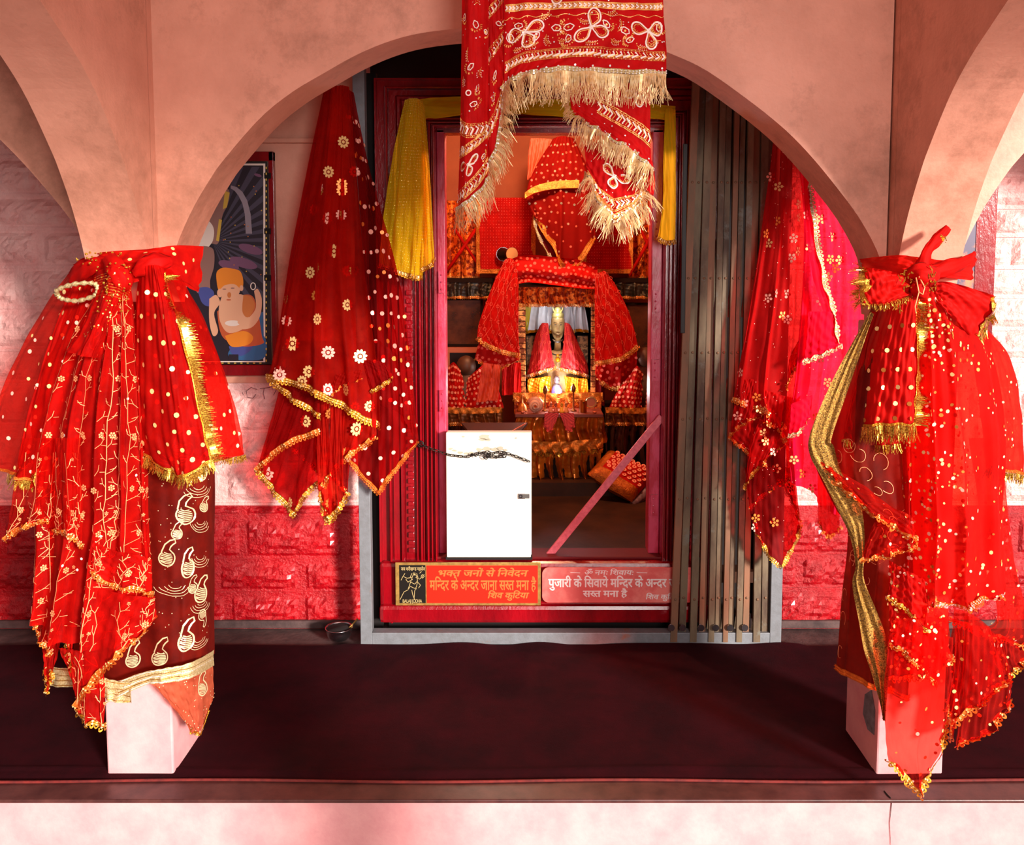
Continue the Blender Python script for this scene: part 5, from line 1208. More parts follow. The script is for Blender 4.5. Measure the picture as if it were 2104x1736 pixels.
for p_, ang, roll in seq:
    if proto is None:
        lm.v = lm.v; proto = lm.build('chain_link', CHAINM, None, smooth=True); l = proto
    else:
        l = proto.copy(); C.objects.link(l)
    l.parent = ch; l.location = p_ - w0; l.rotation_mode = 'XYZ'
    l.rotation_euler = (Matrix.Rotation(-ang, 3, 'Y') @ Matrix.Rotation(roll, 3, 'X')).to_euler()
b = MB(); c = P(864, 912, YD - .03); b.tube([c + Vector((.012 * math.cos(t), 0, .012 * math.sin(t))) for t in np.linspace(0, 2 * PI, 17)[:-1]], .003, 8, closed=True); b.tube([c + Vector((0.01, 0, 0)), c + Vector((.01, .035, 0))], .003, 8)
b.build('eye_bolt', CHAINM, ch, smooth=True)
# ================================================================== BOWL
c = P(697, 1316, 3.56); c.z = .012
bo = thing('bowl', 'small stainless steel bowl with dark rim stain on the floor left of the gate frame', 'bowl', tuple(c))
b = MB(); r_ = .058
b.lathe([(.02, 0), (.040, .001), (.048, .012), (.052, .030), (.056, .046), (.0575, .047), (.0565, .049), (.053, .046), (.049, .03), (.042, .012), (.02, .008), (.001, .008)], tuple(c), 36); b.build('bowl_body', STEEL, bo, smooth=True)
b = MB(); b.lathe([(.001, .009), (.045, .012), (.051, .044), (.0, .0441)], tuple(c), 28, cap=False); b.build('burnt_lining', DARK, bo, smooth=True)
b = MB(); b.tube([c + Vector((.03, .0, .03)), c + Vector((.075, .02, .075))], [.0025, .004], 6); b.build('spoon', BRASS, bo)
# ================================================================== POSTERS ON THE BACK WALL
YP = YW - .045
ps = thing('poster', 'framed dark devotional poster with light rays and seated orange turbaned figure, left wall', 'poster', tuple(P(390, 770, YP)))
b = MB()
X0, X1, Z0, Z1 = rect(205, 311, 561, 772, YP); fx = rect(228, 336, 545, 744, YP)
for q in ((X0, X1, Z0, fx[2] - .012), (X0, X1, fx[3] + .01, Z1)): b.box(q[0], q[1], YP, YP + .03, q[2], q[3])
for q in ((X0, fx[0] - .005), (fx[1] + .012, X1)): b.box(q[0], q[1], YP, YP + .03, Z0, Z1)
b.build('wooden_frame', REDPAINT, ps, bevel=.003)
YPP = YP - .003
b = MB(); plate(b, 222, 332, 549, 748, YPP, .003); b.build('backing', mat('poster border black', (22, 16, 14), .5), ps)
def pmat(c): return mat('print %d %d %d' % c, c, .45)
cols = [(34, 28, 40), (70, 66, 84), (150, 140, 150), (120, 80, 110), (236, 140, 40), (232, 176, 140), (196, 90, 50), (70, 80, 150), (240, 226, 214), (150, 110, 100), (206, 120, 60), (214, 178, 70), (50, 100, 150)]
b = MB(); lay = [0]
def shp(pts, ci, smooth=0):
    lay[0] += 1; Y = YPP - .0004 - lay[0] * .00006
    if smooth: pts = [tuple(p) for p in crom(np.array(pts + [pts[0]], float), np.linspace(0, 1, len(pts) * 6))[:-1]]
    b.mi = ci; b.add([P(x, y, Y) for x, y in pts], [tuple(range(len(pts)))])
def ell(cx, cy, rx, ry, ci, rot=0.):
    c_, s_ = math.cos(rot), math.sin(rot)
    shp([(cx + rx * math.cos(t) * c_ - ry * math.sin(t) * s_, cy + rx * math.cos(t) * s_ + ry * math.sin(t) * c_) for t in np.linspace(0, 2 * PI, 19)[:-1]], ci)
shp([(228, 336), (545, 336), (545, 744), (228, 744)], 8); shp([(230, 338), (542, 340), (541, 742), (230, 742)], 0)
for k in range(15):
    a = -1.25 + k * .17
    def far(t):
        q = [104 / max(.01, math.cos(t))]
        if math.sin(t) < 0: q.append(152 / -math.sin(t))
        if math.sin(t) > 0: q.append(240 / math.sin(t))
        return min(q)
    shp([(436, 495), (436 + far(a) * math.cos(a), 495 + far(a) * math.sin(a)), (436 + far(a + .08) * math.cos(a + .08), 495 + far(a + .08) * math.sin(a + .08))], 1)
shp([(541, 336), (620, 336), (620, 744), (541, 744)][:0] or [(541, 338), (543, 338), (543, 742), (541, 742)], 8)
for x, y, rx, ry in ((515, 512, 26, 9), (500, 540, 30, 10), (470, 545, 22, 9), (530, 360, 8, 3)): ell(x, y, rx, ry, 3, .3)
arc_o = [(474, 381), (486, 384), (498, 394), (508, 412), (515, 440), (518, 480)]; arc_i = [(505, 480), (503, 440), (498, 418), (490, 402), (482, 392), (474, 387)]
shp(arc_o + arc_i, 2)
for k in range(26): ell(R.uniform(455, 538), R.uniform(350, 580), 1.2, 1.2, R.choice((11, 6, 10)))
shp([(380, 380), (440, 372), (470, 390), (468, 420), (458, 440), (452, 470), (448, 500), (430, 500), (380, 500)], 9, 1)
shp([(462, 392), (472, 396), (466, 426), (458, 430)], 11); shp([(450, 450), (456, 452), (450, 496), (444, 494)], 11)
shp([(400, 430), (436, 462), (438, 492), (426, 512), (412, 545), (400, 560)], 8, 1)
shp([(418, 505), (438, 512), (440, 545), (432, 575), (430, 600), (404, 600), (408, 560)], 9, 1)
shp([(405, 592), (426, 590), (440, 602), (432, 628), (415, 622)], 7, 1)
shp([(524, 650), (541, 640), (542, 700), (538, 706)], 12); shp([(498, 700), (542, 690), (542, 736), (480, 738), (470, 722)], 12, 1); shp([(470, 712), (500, 702), (520, 712), (500, 730), (478, 728)], 7, 1)
shp([(446, 640), (470, 622), (500, 606), (520, 610), (530, 640), (538, 690), (540, 706), (500, 712), (466, 700), (452, 680)], 6, 1)
shp([(456, 608), (500, 606), (512, 640), (504, 672), (470, 684), (452, 660), (450, 630)], 5, 1)
shp([(500, 606), (516, 610), (524, 630), (510, 652), (498, 640)], 10, 1)
shp([(522, 598), (530, 594), (538, 616), (534, 650), (518, 672), (496, 676), (494, 664), (514, 650), (526, 630)], 5, 1)
shp([(430, 614), (444, 606), (452, 622), (440, 644), (448, 680), (438, 690), (430, 660)], 5, 1)
ell(472, 592, 22, 24, 5); shp([(446, 585), (445, 560), (458, 550), (478, 552), (494, 558), (500, 578), (496, 594), (482, 584), (462, 586), (450, 596)], 4, 1)
ell(452, 602, 6, 9, 5); ell(496, 592, 4, 6, 5)
for x, y in ((461, 594), (478, 592)): ell(x, y, 4, 1.3, 9)
ell(471, 606, 4, 6, 10); ell(470, 616, 5, 1.5, 6)
ell(478, 664, 16, 6, 8); ell(500, 662, 12, 6, 5)
shp([(462, 690), (500, 680), (520, 692), (510, 708), (476, 712)], 4, 1); ell(520, 588, 6, 8, 8); ell(520, 588, 4, 6, 0)
shp([(470, 728), (490, 728), (490, 740), (470, 740)], 0)
for k in range(34): ell(547, 345 + k * 12, 1.4, 2.6, 11)
for k in range(24): ell(236 + k * 13, 746, 2.6, 1., 11)
b.build('print', [pmat(c) for c in cols], ps, fixn=False)
b = MB()
for y in (361, 475, 571): plate(b, 543, y - 6, 556, y + 6, YP - .008, .004)
b.build('black_clip', DARK, ps)
pr = thing('poster', 'red framed poster mostly hidden behind the right pillar, on the right wall', 'poster', tuple(P(1950, 720, YP)))
b = MB(); X0, X1, Z0, Z1 = rect(1800, 300, 2055, 720, YP); fx = rect(1826, 328, 2012, 694, YP)
for q in ((X0, X1, Z0, fx[2]), (X0, X1, fx[3], Z1)): b.box(q[0], q[1], YP, YP + .03, q[2], q[3])
for q in ((X0, fx[0]), (fx[1], X1)): b.box(q[0], q[1], YP, YP + .03, Z0, Z1)
b.build('wooden_frame', REDPAINT, pr, bevel=.003)
b = MB(); plate(b, 1826, 328, 2014, 694, YPP + .006, .003); b.build('print', mat('dusky print', (60, 40, 80), .4, col2=(200, 110, 50), nscale=9, nlo=.5, nhi=.6), pr)
# pencilled scrawl on the wall under the poster
b = MB()
for pts in ([(528, 800), (516, 796), (506, 804), (508, 816), (520, 818), (526, 810)], [(534, 798), (548, 797), (556, 796)], [(543, 797), (541, 808), (544, 820)], [(560, 800), (556, 790), (566, 786), (568, 800), (562, 812)], [(500, 812), (498, 806)]):
    b.tube([P(x, y, YW - .022) for x, y in pts], .0012, 4)
b.build('wall_left_scrawl', mat('pencil', (110, 70, 80), .8), kind='structure')
# ================================================================== INSIDE THE SHRINE
SREDS = clothmat('shrine red cloth', (206, 16, 8), (176, 8, 4), transl=.15)
SMAROON = clothmat('shrine maroon cloth', (120, 10, 6), (90, 6, 4), transl=.1)
BROC = mat('copper gold brocade', (255, 136, 44), .32, .55, col2=(150, 44, 8), nscale=34, nlo=.47, nhi=.53, bump=1., bscale=60, bdist=.006)
SATING = mat('golden satin', (240, 134, 34), .28, .5, col2=(160, 66, 12), nscale=8, bump=.4, bscale=14, bdist=.01)
SATW = mat('white satin', (240, 240, 245), .35)
SATY = mat('yellow satin', (226, 150, 20), .3, .4)
DOTP = mat('pink dot print', (206, 84, 60), .6)
TRIMG = mat('shrine tinsel', (250, 160, 60), .35, .4, col2=(180, 90, 20), nscale=120, bump=1., bscale=200, bdist=.003)
DKW = mat('dark shrine wood', (30, 12, 7), .75, spec=.15)
def drapebox(parent, name, px0, py0, px1, py1, Y, m, amp=.02, freq=4, nu=50, nv=14, trim_=None, flare=0, mats=None, pat=None, sag=0):
    sh = Sheet([[(px0, py0), ((px0 + px1) / 2, py0 + sag), (px1, py0)], [(px0 - flare / 2, (py0 + py1) / 2), ((px0 + px1) / 2, (py0 + py1) / 2 + sag), (px1 + flare / 2, (py0 + py1) / 2)], [(px0 - flare, py1), ((px0 + px1) / 2, py1 + sag), (px1 + flare, py1)]],
               dep=Y, nu=nu, nv=nv, amp=amp, freq=freq, ramp=(.5, 1))
    if pat: pat(sh)
    sh.build(name, parent, [m] + (mats or []))
    if trim_: trim(sh, E_('bottom'), parent, trim_, .014, .008, mat2=SEQ)
    return sh
# backdrop cloths
for i, (a0, a1, lb) in enumerate(((904, 984, 'shiny copper gold brocade backdrop on the left of the shrine back wall'), (1286, 1352, 'shiny copper gold brocade backdrop on the right of the shrine back wall'))):
    t = thing('backdrop_cloth', lb, 'cloth', tuple(P((a0 + a1) / 2, 570, 6.0)), 'brocade backdrops')
    drapebox(t, 'cloth_panel', a0, 412, a1, 572, 6.0, BROC, .035, 2.2, trim_=TRIMG); del t['group']
    w_ = MB(); w_.tube([P(a0 + 8, 566, 5.93), P((a0 + a1) / 2, 520, 5.92), P(a1 - 6, 470, 5.93)], .012, 8); w_.tube([P(a0 + 30, 470, 5.93), P(a1 - 4, 540, 5.93)], .01, 8); w_.build('fold_roll', SREDS, t, smooth=True)
def nubs(sh):
    for i in range(24):
        for j in range(26): sh.disc((i + .5) / 24, (j + .5) / 26, .0028, 1, 5)
for a0, y0, a1, y1, lb in ((978, 406, 1100, 562, 'red knitted backdrop panel with gold border behind the drum'), (1196, 420, 1300, 562, 'red knitted backdrop panel with gold border right of the hanging veil')):
    t = thing('backdrop_panel', lb, 'cloth', tuple(P((a0 + a1) / 2, y1, 5.95)))
    sh = drapebox(t, 'cloth_panel', a0, y0, a1, y1, 5.92, SREDS, .006, 3, mats=[mat('red nub', (236, 60, 40), .5)], pat=nubs)
    trim(sh, E_('bottom'), t, TRIMG, .03, .0); trim(sh, E_('left'), t, TRIMG, .03, 0, edge='left'); trim(sh, E_('right'), t, TRIMG, .03, 0, edge='right')
# hanging pointed veil
t = thing('veil', 'maroon dotted veil with gold border hanging to a point from the shrine ceiling', 'veil', tuple(P(1160, 290, 5.3)))
sh = Sheet([[(1136, 285), (1150, 280), (1164, 280), (1180, 285)], [(1096, 350), (1130, 345), (1170, 340), (1210, 345)], [(1080, 402), (1130, 388), (1170, 384), (1222, 384)], [(1094, 440), (1130, 440), (1172, 440), (1222, 440)], [(1100, 455), (1130, 500), (1168, 562), (1226, 490)]],
           dep=[5.32, 5.27, 5.25, 5.3], nu=60, nv=60, amp=.012, freq=2.5)
dots(sh, 9, 14, .0070, (1, 1, 2), jit=.2); sh.build('cloth_panel', t, [mat('maroon veil', (120, 10, 6), .8, spec=.05, col2=(104, 8, 4), nscale=6), DOTP, mat('mirror dot', (255, 230, 200), .1, .8)])
trim(sh, E_('bottom'), t, TRIMG, .034, 0); sh2 = Sheet([[(1098, 430), (1112, 436)], [(1100, 470), (1130, 490)], [(1130, 530), (1166, 572)], [(1166, 575), (1170, 576)]], dep=[5.34, 5.33], nu=8, nv=40, amp=.004)
sh2.build('cloth_fold', t, [SMAROON]); trim(sh2, E_('left'), t, GOLDPALE, .016, .006, edge='left', mat2=SILV)
bnd = Sheet([[(1078, 396), (1100, 382), (1140, 372), (1190, 370)], [(1078, 408), (1100, 396), (1140, 388), (1190, 386)]], dep=5.22, nu=30, nv=4, amp=.003); bnd.build('gold_band', t, [TRIMG])
sh3 = Sheet([[(1090, 284), (1110, 284), (1134, 286)], [(1085, 320), (1105, 320), (1125, 320)], [(1084, 370), (1090, 364), (1094, 358)]], dep=5.35, nu=20, nv=20, amp=.01); sh3.build('cloth_fold', t, [mat('orange gauze', (220, 60, 24), .6)])
# drum
c = P(1044, 522, 5.8)
t = thing('drum', 'small black drum with tan skin head hung on the red backdrop', 'drum', tuple(c))
b = MB(); ax = Vector((.5, -.85, 0)).normalized()
def disc_tube(p0, p1, r0, r1, m, name, par, n=28):
    b = MB(); b.tube([p0, p0.lerp(p1, .5), p1], [r0, (r0 + r1) / 2, r1], n); return b.build(name, m, par, smooth=False)
disc_tube(c - ax * .07, c, .045, .03, mat('black drum body', (14, 12, 12), .3), 'body', t); disc_tube(c, c + ax * .05, .03, .045, mat('black drum body', (14, 12, 12), .3), 'body', t)
disc_tube(c + ax * .05, c + ax * .053, .043, .043, mat('drum skin', (236, 170, 110), .6), 'drum_head', t)
b = MB(); b.tube([c - ax * .068 + Vector((.045 * math.cos(a), 0, .045 * math.sin(a))) for a in np.linspace(0, 2 * PI, 17)[:-1]], .003, 6, closed=True); b.build('hoop', STEEL, t)
# shelf valances
for a0, a1, lb in ((904, 1012, 'black shelf valance with gold piping left of the canopy'), (1246, 1352, 'black shelf valance with gold piping right of the canopy')):
    t = thing('shelf_valance', lb, 'valance', tuple(P((a0 + a1) / 2, 612, 5.85)))
    drapebox(t, 'cloth_panel', a0, 578, a1, 612, 5.85, mat('black brocade', (30, 24, 18), .4, col2=(110, 100, 80), nscale=30, nlo=.56, nhi=.62), .012, 4, trim_=TRIMG)
    b = MB(); x0, x1, z0, z1 = rect(a0, 572, a1, 580, 5.84); b.box(x0, x1, 5.84, 6.08, z0, z1); b.build('shelf_board', DKW, t)
# pictures
def picture(label, px0, py0, px1, py1, Y, fm, im, fw=6):
    t = thing('framed_picture', label, 'picture', tuple(P((px0 + px1) / 2, py1, Y)))
    x0, x1, z0, z1 = rect(px0, py0, px1, py1, Y); f = fw * Y / F; b = MB()
    b.box(x0, x1, Y, Y + .03, z0, z0 + f); b.box(x0, x1, Y, Y + .03, z1 - f, z1); b.box(x0, x0 + f, Y, Y + .03, z0 + f, z1 - f); b.box(x1 - f, x1, Y, Y + .03, z0 + f, z1 - f)
    b.build('frame', fm, t, bevel=.002); b = MB(); b.box(x0 + f, x1 - f, Y + .012, Y + .02, z0 + f, z1 - f); b.build('picture_panel', im, t); return t
COP = mat('coppery picture', (110, 60, 36), .22, .3, col2=(40, 26, 20), nscale=5, coat=.6)
picture('dark framed coppery picture at upper left of the shrine, under the black valance', 912, 612, 992, 712, 5.9, DKW, COP, 5)
picture('dark framed coppery picture at right of the shrine behind the red drape', 1276, 622, 1344, 745, 5.9, DKW, COP, 5)
t = picture('salmon framed black picture at lower left behind the small draped idol', 914, 714, 1000, 872, 5.88, mat('salmon frame', (196, 110, 80), .6), mat('black picture', (16, 8, 8), .3), 11)
# canopy
YC = 5.42
cn = thing('canopy', 'gold draped shrine canopy framing the central idol', 'canopy', tuple(P(1143, 815, YC)))
drapebox(cn, 'valance', 1060, 590, 1223, 628, YC - .06, BROC, .02, 7, nu=90, trim_=TRIMG, mats=None)
for px0, px1 in ((1064, 1080), (1213, 1224)):
    b = MB(); x0, x1, z0, z1 = rect(px0, 625, px1, 815, YC); k = 0; z = z0
    while z < z1: b.box(x0, x1, YC - .03, YC, z, z + .030); z += .034; k += 1
    b.build('post', mat('gold check post', (226, 150, 80), .3, .6, col2=(120, 50, 20), nscale=26, nlo=.45, nhi=.55), cn, bevel=.002)
b = MB(); x0, x1, z0, z1 = rect(1062, 590, 1224, 815, YC + .4); b.box(x0, x1, YC + .4, YC + .41, z0, z1 + .05)
x0, x1, z0, z1 = rect(1062, 590, 1224, 815, YC); b.box(x0 - .01, x0, YC, YC + .4, z0, z1); b.box(x1, x1 + .01, YC, YC + .4, z0, z1); b.box(x0, x1, YC, YC + .4, z1 - .02, z1); b.box(x0 - .02, x1 + .02, YC, YC + .4, z0 - .05, z0); b.build('cabinet', DKW, cn)
for px0, px1 in ((1082, 1100), (1186, 1208)):
    b = MB(); x0, x1, z0, z1 = rect(px0, 690, px1, 775, YC + .3); b.box(x0, x1, YC + .3, YC + .32, z0, z1)
    b.build('inner_pillar', mat('striped gold inner', (190, 130, 80), .4, .4, col2=(90, 50, 24), nscale=30, nlo=.45, nhi=.55), cn)
for px0, px1, fl in ((1086, 1130, 14), (1128, 1176, 4), (1168, 1200, -2)):
    sh = Sheet([[(px0, 628), ((px0 + px1) / 2, 628), (px1, 628)], [(px0 - fl * .5, 656), ((px0 + px1) / 2, 656), (px1 + 4, 656)], [(px0 - fl * .4, 686), ((px0 + px1) / 2, 682), (px1 + 8, 684)]], dep=YC + .22, nu=40, nv=16, amp=.018, freq=3, ramp=(.6, 1), ph=px0)
    sh.build('white_curtain', cn, [SATW]); trim(sh, E_('bottom'), cn, SATY, .02, 0, name='yellow_hem')
sh = Sheet([[(1080, 628), (1086, 626), (1092, 628)], [(1078, 655), (1084, 655), (1088, 655)], [(1080, 680), (1082, 680), (1084, 680)]], dep=YC + .2, nu=10, nv=10, amp=.004); sh.build('yellow_curtain', cn, [mat('lime yellow', (214, 190, 30), .4)])
# red chunri draped over the canopy
cd = thing('draped_veil', 'red ring printed veil draped over the canopy with both ends hanging at the sides', 'veil', tuple(P(1143, 530, YC - .15)))
def rings(sh, cu=6, cv=9, r=.0105):
    for j in range(cv):
        for i in range(cu):
            sh.ring((i + .5 + (.5 if j % 2 else 0) - .25) / cu, (j + .5) / cv, r, .0024, 1, 9)
    for k in range(-cv, cu + cv):
        for sg in (1, -1):
            pts = []
            for q in range(13):
                v = q / 12; u = (k + (v * cv * .5 if sg > 0 else cv - v * cv * .5)) / cu
                if 0 < u < 1: pts.append((u, v))
            if len(pts) > 1: sh.stroke(pts, .0018, 1)
CH = [SREDS, mat('ring print', (236, 90, 70), .6)]
sh = Sheet([[(1040, 536), (1080, 524), (1140, 528), (1190, 534), (1228, 548)], [(1044, 560), (1085, 555), (1140, 560), (1190, 566), (1226, 576)], [(1060, 584), (1090, 580), (1140, 586), (1190, 592), (1224, 594)]], dep=[5.3, 5.26, 5.24, 5.26, 5.3], nu=70, nv=20, amp=.008, freq=2)
sh.G[..., 1] += (.014 * np.sin(np.linspace(0, 3 * PI, 21)))[:, None]
dots(sh, 18, 5, .009, (1,), jit=.25); sh.build('cloth_band', cd, CH)
for rows, dd_ in (([[(1036, 536), (1048, 530), (1060, 545), (1066, 600)], [(1014, 580), (1030, 585), (1046, 600), (1066, 640)], [(984, 660), (1010, 670), (1040, 680), (1066, 690)], [(979, 696), (1008, 715), (1038, 726), (1068, 732)]], 5.24),
                 ([[(1222, 560), (1232, 560), (1240, 556), (1246, 560)], [(1221, 620), (1240, 620), (1256, 600), (1268, 590)], [(1221, 680), (1250, 675), (1276, 660), (1296, 650)], [(1220, 748), (1254, 744), (1286, 734), (1311, 712)]], 5.22)):
    sh = Sheet(rows, dep=dd_, nu=50, nv=60, amp=.01, freq=2.3, ramp=(.4, 1)); rings(sh); sh.build('hanging_end', cd, CH); trim(sh, E_('bottom'), cd, TRIMG, .02, .01, mat2=SEQ)
for rows, dd_ in (([[(985, 700), (1020, 715), (1068, 725)], [(976, 730), (1020, 745), (1066, 740)], [(974, 738), (1022, 758), (1066, 738)]], 5.30), ([[(1226, 740), (1262, 740), (1308, 715)], [(1222, 765), (1262, 770), (1308, 745)], [(1226, 778), (1262, 800), (1306, 778)]], 5.32)):
    sh = Sheet(rows, dep=dd_, nu=30, nv=16, amp=.01, freq=2); dots(sh, 8, 4, .010, (1,)); sh.build('cloth_fold', cd, CH); trim(sh, E_('bottom'), cd, TRIMG, .02, .01, mat2=SEQ)
# idol
YI = YC + .12
st = thing('idol', 'seated pale gold idol with crown wrapped in two red cloths under the canopy', 'statue', tuple(P(1146, 812, YI)))
IV = mat('aged ivory', (206, 176, 116), .4, col2=(170, 130, 80), nscale=20)
base = P(1146, 812, YI); k = YI / F
def at(px, py, dy=0.): return P(px, py, YI + dy)
b = MB(); hc = at(1146, 671)
b.lathe([(.001, -.085), (.018, -.08), (.030, -.062), (.038, -.035), (.043, -.005), (.045, .02), (.043, .045), (.034, .066), (.018, .08), (.001, .085)], tuple(hc), 24, 1., .95)
nk = at(1146, 705); b.lathe([(.024, -.06), (.020, 0), (.022, .06)], tuple(nk), 16)
b.lathe([(.14, -.27), (.145, -.2), (.12, -.08), (.10, -.02), (.075, .03), (.03, .05)], tuple(at(1146, 735)), 24, 1., .6)
b.tube([hc + Vector((0, -.040, .02)), hc + Vector((0, -.054, -.012)), hc + Vector((0, -.046, -.020))], [.004, .009, .006], 8)
for sx in (-1, 1):
    b.ball(tuple(hc + Vector((sx * .046, 0, -.005))), .012, 8, 6, (.5, .8, 1.6)); b.ball(tuple(hc + Vector((sx * .017, -.038, .014))), .009, 8, 6, (1.2, .5, .6))
b.ball(tuple(hc + Vector((0, -.04, -.040))), .010, 8, 5, (1.5, .5, .5)); b.ball(tuple(hc + Vector((0, -.03, -.066))), .014, 8, 6, (1.1, .8, .7))
body = b.build('body', IV, st, smooth=True)
b = MB()
for sx in (-1, 1): b.ball(tuple(hc + Vector((sx * .017, -.0425, .014))), .005, 8, 5, (1.5, .4, .7)); b.tube([hc + Vector((sx * .008, -.042, .026)), hc + Vector((sx * .018, -.042, .031)), hc + Vector((sx * .028, -.036, .027))], .0014, 5)
b.build('eyes', mat('painted eye', (40, 20, 14), .4), st)
b = MB(); hb = at(1146, 645)
b.lathe([(.001, -.03), (.036, -.03), (.040, -.012), (.036, .004), (.026, .010), (.018, .012), (.021, .02), (.022, .034), (.012, .046), (.001, .048)], tuple(hb), 20)
for sx, h_ in ((-1, .055), (0, .07), (1, .05)): b.tube([hb + Vector((sx * .018, -.01, .01)), hb + Vector((sx * .03, -.01, .03)), hb + Vector((sx * .034, -.01, .01 + h_))], [.006, .004, .001], 6)
b.build('crown', mat('pale gold crown', (220, 200, 120), .35, .4), st, smooth=True)
b = MB()
for py, r, m_ in ((697, .030, .006), (722, .044, .005)): 
    c_ = at(1146, py, -.055); b.tube([c_ + Vector((r * math.cos(a), -.01 * math.sin(a), -abs(math.sin(a)) * r * .5)) for a in np.linspace(0, PI, 14)], m_, 8)
b.build('necklace', mat('black beads', (24, 16, 12), .3), st)
b = MB(); b.ball(tuple(at(1146, 739, -.09)), .016, 10, 7); b.ball(tuple(at(1146, 730, -.09)), .010, 10, 7); b.build('pendant', SATY, st, smooth=True)
for rows in ([[(1126, 664), (1114, 664), (1108, 672)], [(1130, 700), (1112, 700), (1098, 700)], [(1136, 740), (1112, 745), (1088, 750)], [(1142, 757), (1112, 766), (1082, 776)]], [[(1160, 662), (1170, 666), (1178, 680)], [(1158, 700), (1172, 700), (1188, 704)], [(1152, 740), (1180, 745), (1208, 750)], [(1150, 760), (1180, 766), (1210, 776)]]):
    sh = Sheet(rows, dep=[YI - .10, YI - .14, YI - .06], nu=36, nv=40, amp=.006, freq=1.5); rings(sh, 4, 7, .009); sh.build('red_cloth', st, [mat('idol crimson', (170, 14, 24), .6), CH[1]]); trim(sh, E_('bottom'), st, TRIMG, .018, .008, mat2=SILV)
for rows in ([[(1084, 778), (1105, 776), (1132, 772)], [(1082, 795), (1105, 795), (1132, 795)], [(1084, 806), (1105, 808), (1136, 808)]], [[(1158, 772), (1182, 776), (1206, 778)], [(1160, 795), (1184, 795), (1208, 795)], [(1158, 808), (1184, 808), (1206, 806)]]):
    sh = Sheet(rows, dep=YI - .12, nu=30, nv=16, amp=.016, freq=2.2, wr=.006); sh.build('yellow_cloth', st, [SATY])
# small figure and lamp
sf = thing('figurine', 'small dark metal figurine with violet cloth at the foot of the idol', 'figurine', tuple(P(1145, 812, YI - .17)))
b = MB(); c = P(1144, 800, YI - .17); b.lathe([(.03, -.04), (.032, -.01), (.022, .03), (.01, .035)], tuple(c), 14); b.ball(tuple(c + Vector((0, 0, .052))), .018, 12, 8); b.lathe([(.02, .062), (.014, .078), (.004, .084)], tuple(c), 12); b.build('figure', mat('grey metal figure', (110, 96, 100), .4, .4), sf, smooth=True)
b = MB(); b.lathe([(.036, -.04), (.036, -.012), (.026, .018), (.018, .024)], tuple(c + Vector((0, -.003, 0))), 14, cap=False); b.build('violet_cloth', mat('violet cloth', (90, 80, 150), .5), sf, smooth=True)
c = P(1147, 803, YI - .235)
lb_ = thing('lamp_bulb', 'glowing white bulb at the centre below the idol', 'lamp', tuple(c))
b = MB(); b.ball(tuple(c), .020, 16, 10); b.build('glowing_globe', mat('lit bulb', (255, 255, 255), emit=(245, 245, 255), estr=9.), lb_, smooth=True)
b = MB(); b.tube([c + Vector((0, 0, -.018)), c + Vector((0, 0, -.04))], .009, 10); b.build('socket', STEEL, lb_)
pointlamp('idol_lamp', tuple(c + Vector((0, -.05, .04))), 5, .03, (.95, .95, 1.))
pointlamp('canopy_lamp', tuple(P(1143, 634, YC + .03)), .7, .03, (.92, .96, 1.))
# steps and offering table
YTB = 5.08
ofs = thing('offering_step', 'gold tinsel covered step in front of the idol', 'step', tuple(P(1147, 850, YI - .3)))
b = MB(); x0, x1, z0, z1 = rect(1056, 814, 1236, 852, YI - .28); b.box(x0, x1, YI - .28, YI + .0, z0, z1); b.build('step_block', BROC, ofs, bevel=.004)
sh = Sheet([[(1054, 806), (1146, 808), (1238, 806)], [(1054, 822), (1146, 824), (1238, 822)]], dep=YI - .285, nu=60, nv=4, amp=.008, freq=7); sh.build('tinsel_edge', ofs, [TRIMG]); trim(sh, E_('bottom'), ofs, TRIMG, .012, .01)
ot = thing('offering_table', 'small altar table with pleated golden satin skirts in two tiers', 'table', tuple(P(1147, 1000, YTB)))
xa, xb, za, zbb = rect(1058, 852, 1240, 858, YTB - .02)
b = MB(); b.box(xa, xb, YTB - .02, 5.36, za, zbb + .004); b.build('table_top', mat('red brown table top', (110, 40, 20), .4), ot, bevel=.003)
b = MB(); x0, x1, z0, z1 = rect(1062, 858, 1236, 985, YTB + .05); b.box(x0, x1, YTB + .05, 5.3, .30, za); b.build('table_body', DKW, ot)
sh = drapebox(ot, 'upper_skirt', 1060, 856, 1238, 912, YTB, SATING, .030, 9, nu=140, nv=16, flare=7)
for k in range(9):
    pass
sh = Sheet([[(1062, 900), (1140, 908), (1238, 900)], [(1062, 922), (1140, 930), (1238, 922)]], dep=YTB - .035, nu=90, nv=6, amp=.014, freq=9, wr=.006); sh.build('tinsel_garland', ot, [TRIMG]); fringe(sh, E_('bottom'), ot, FR_GOLD, .03, w=.0016, dens=.004, grav=.9)
drapebox(ot, 'lower_skirt', 1066, 924, 1232, 988, YTB + .02, SATING, .035, 8, nu=140, nv=16)
# scalloped red cloth on the table
t = thing('table_runner', 'dusty red scalloped cloth hanging in two points over the altar table edge', 'cloth', tuple(P(1149, 852, YTB - .05)))
for sg in (-1, 1):
    sh = Sheet([[(1149, 849), (1149 + sg * 16, 848), (1149 + sg * 30, 849)], [(1149 + sg * 4, 858), (1149 + sg * 18, 862), (1149 + sg * 31, 862)], [(1149 + sg * 8, 868), (1149 + sg * 20, 886), (1149 + sg * 31, 870)]], dep=YTB - .045, nu=20, nv=16, amp=.003)
    sh.build('cloth_flap', t, [mat('dusty red felt', (206, 60, 60), .8)]); trim(sh, E_('bottom'), t, mat('dusty red felt', (206, 60, 60), .8), .004, .010, name='scalloped_edge')
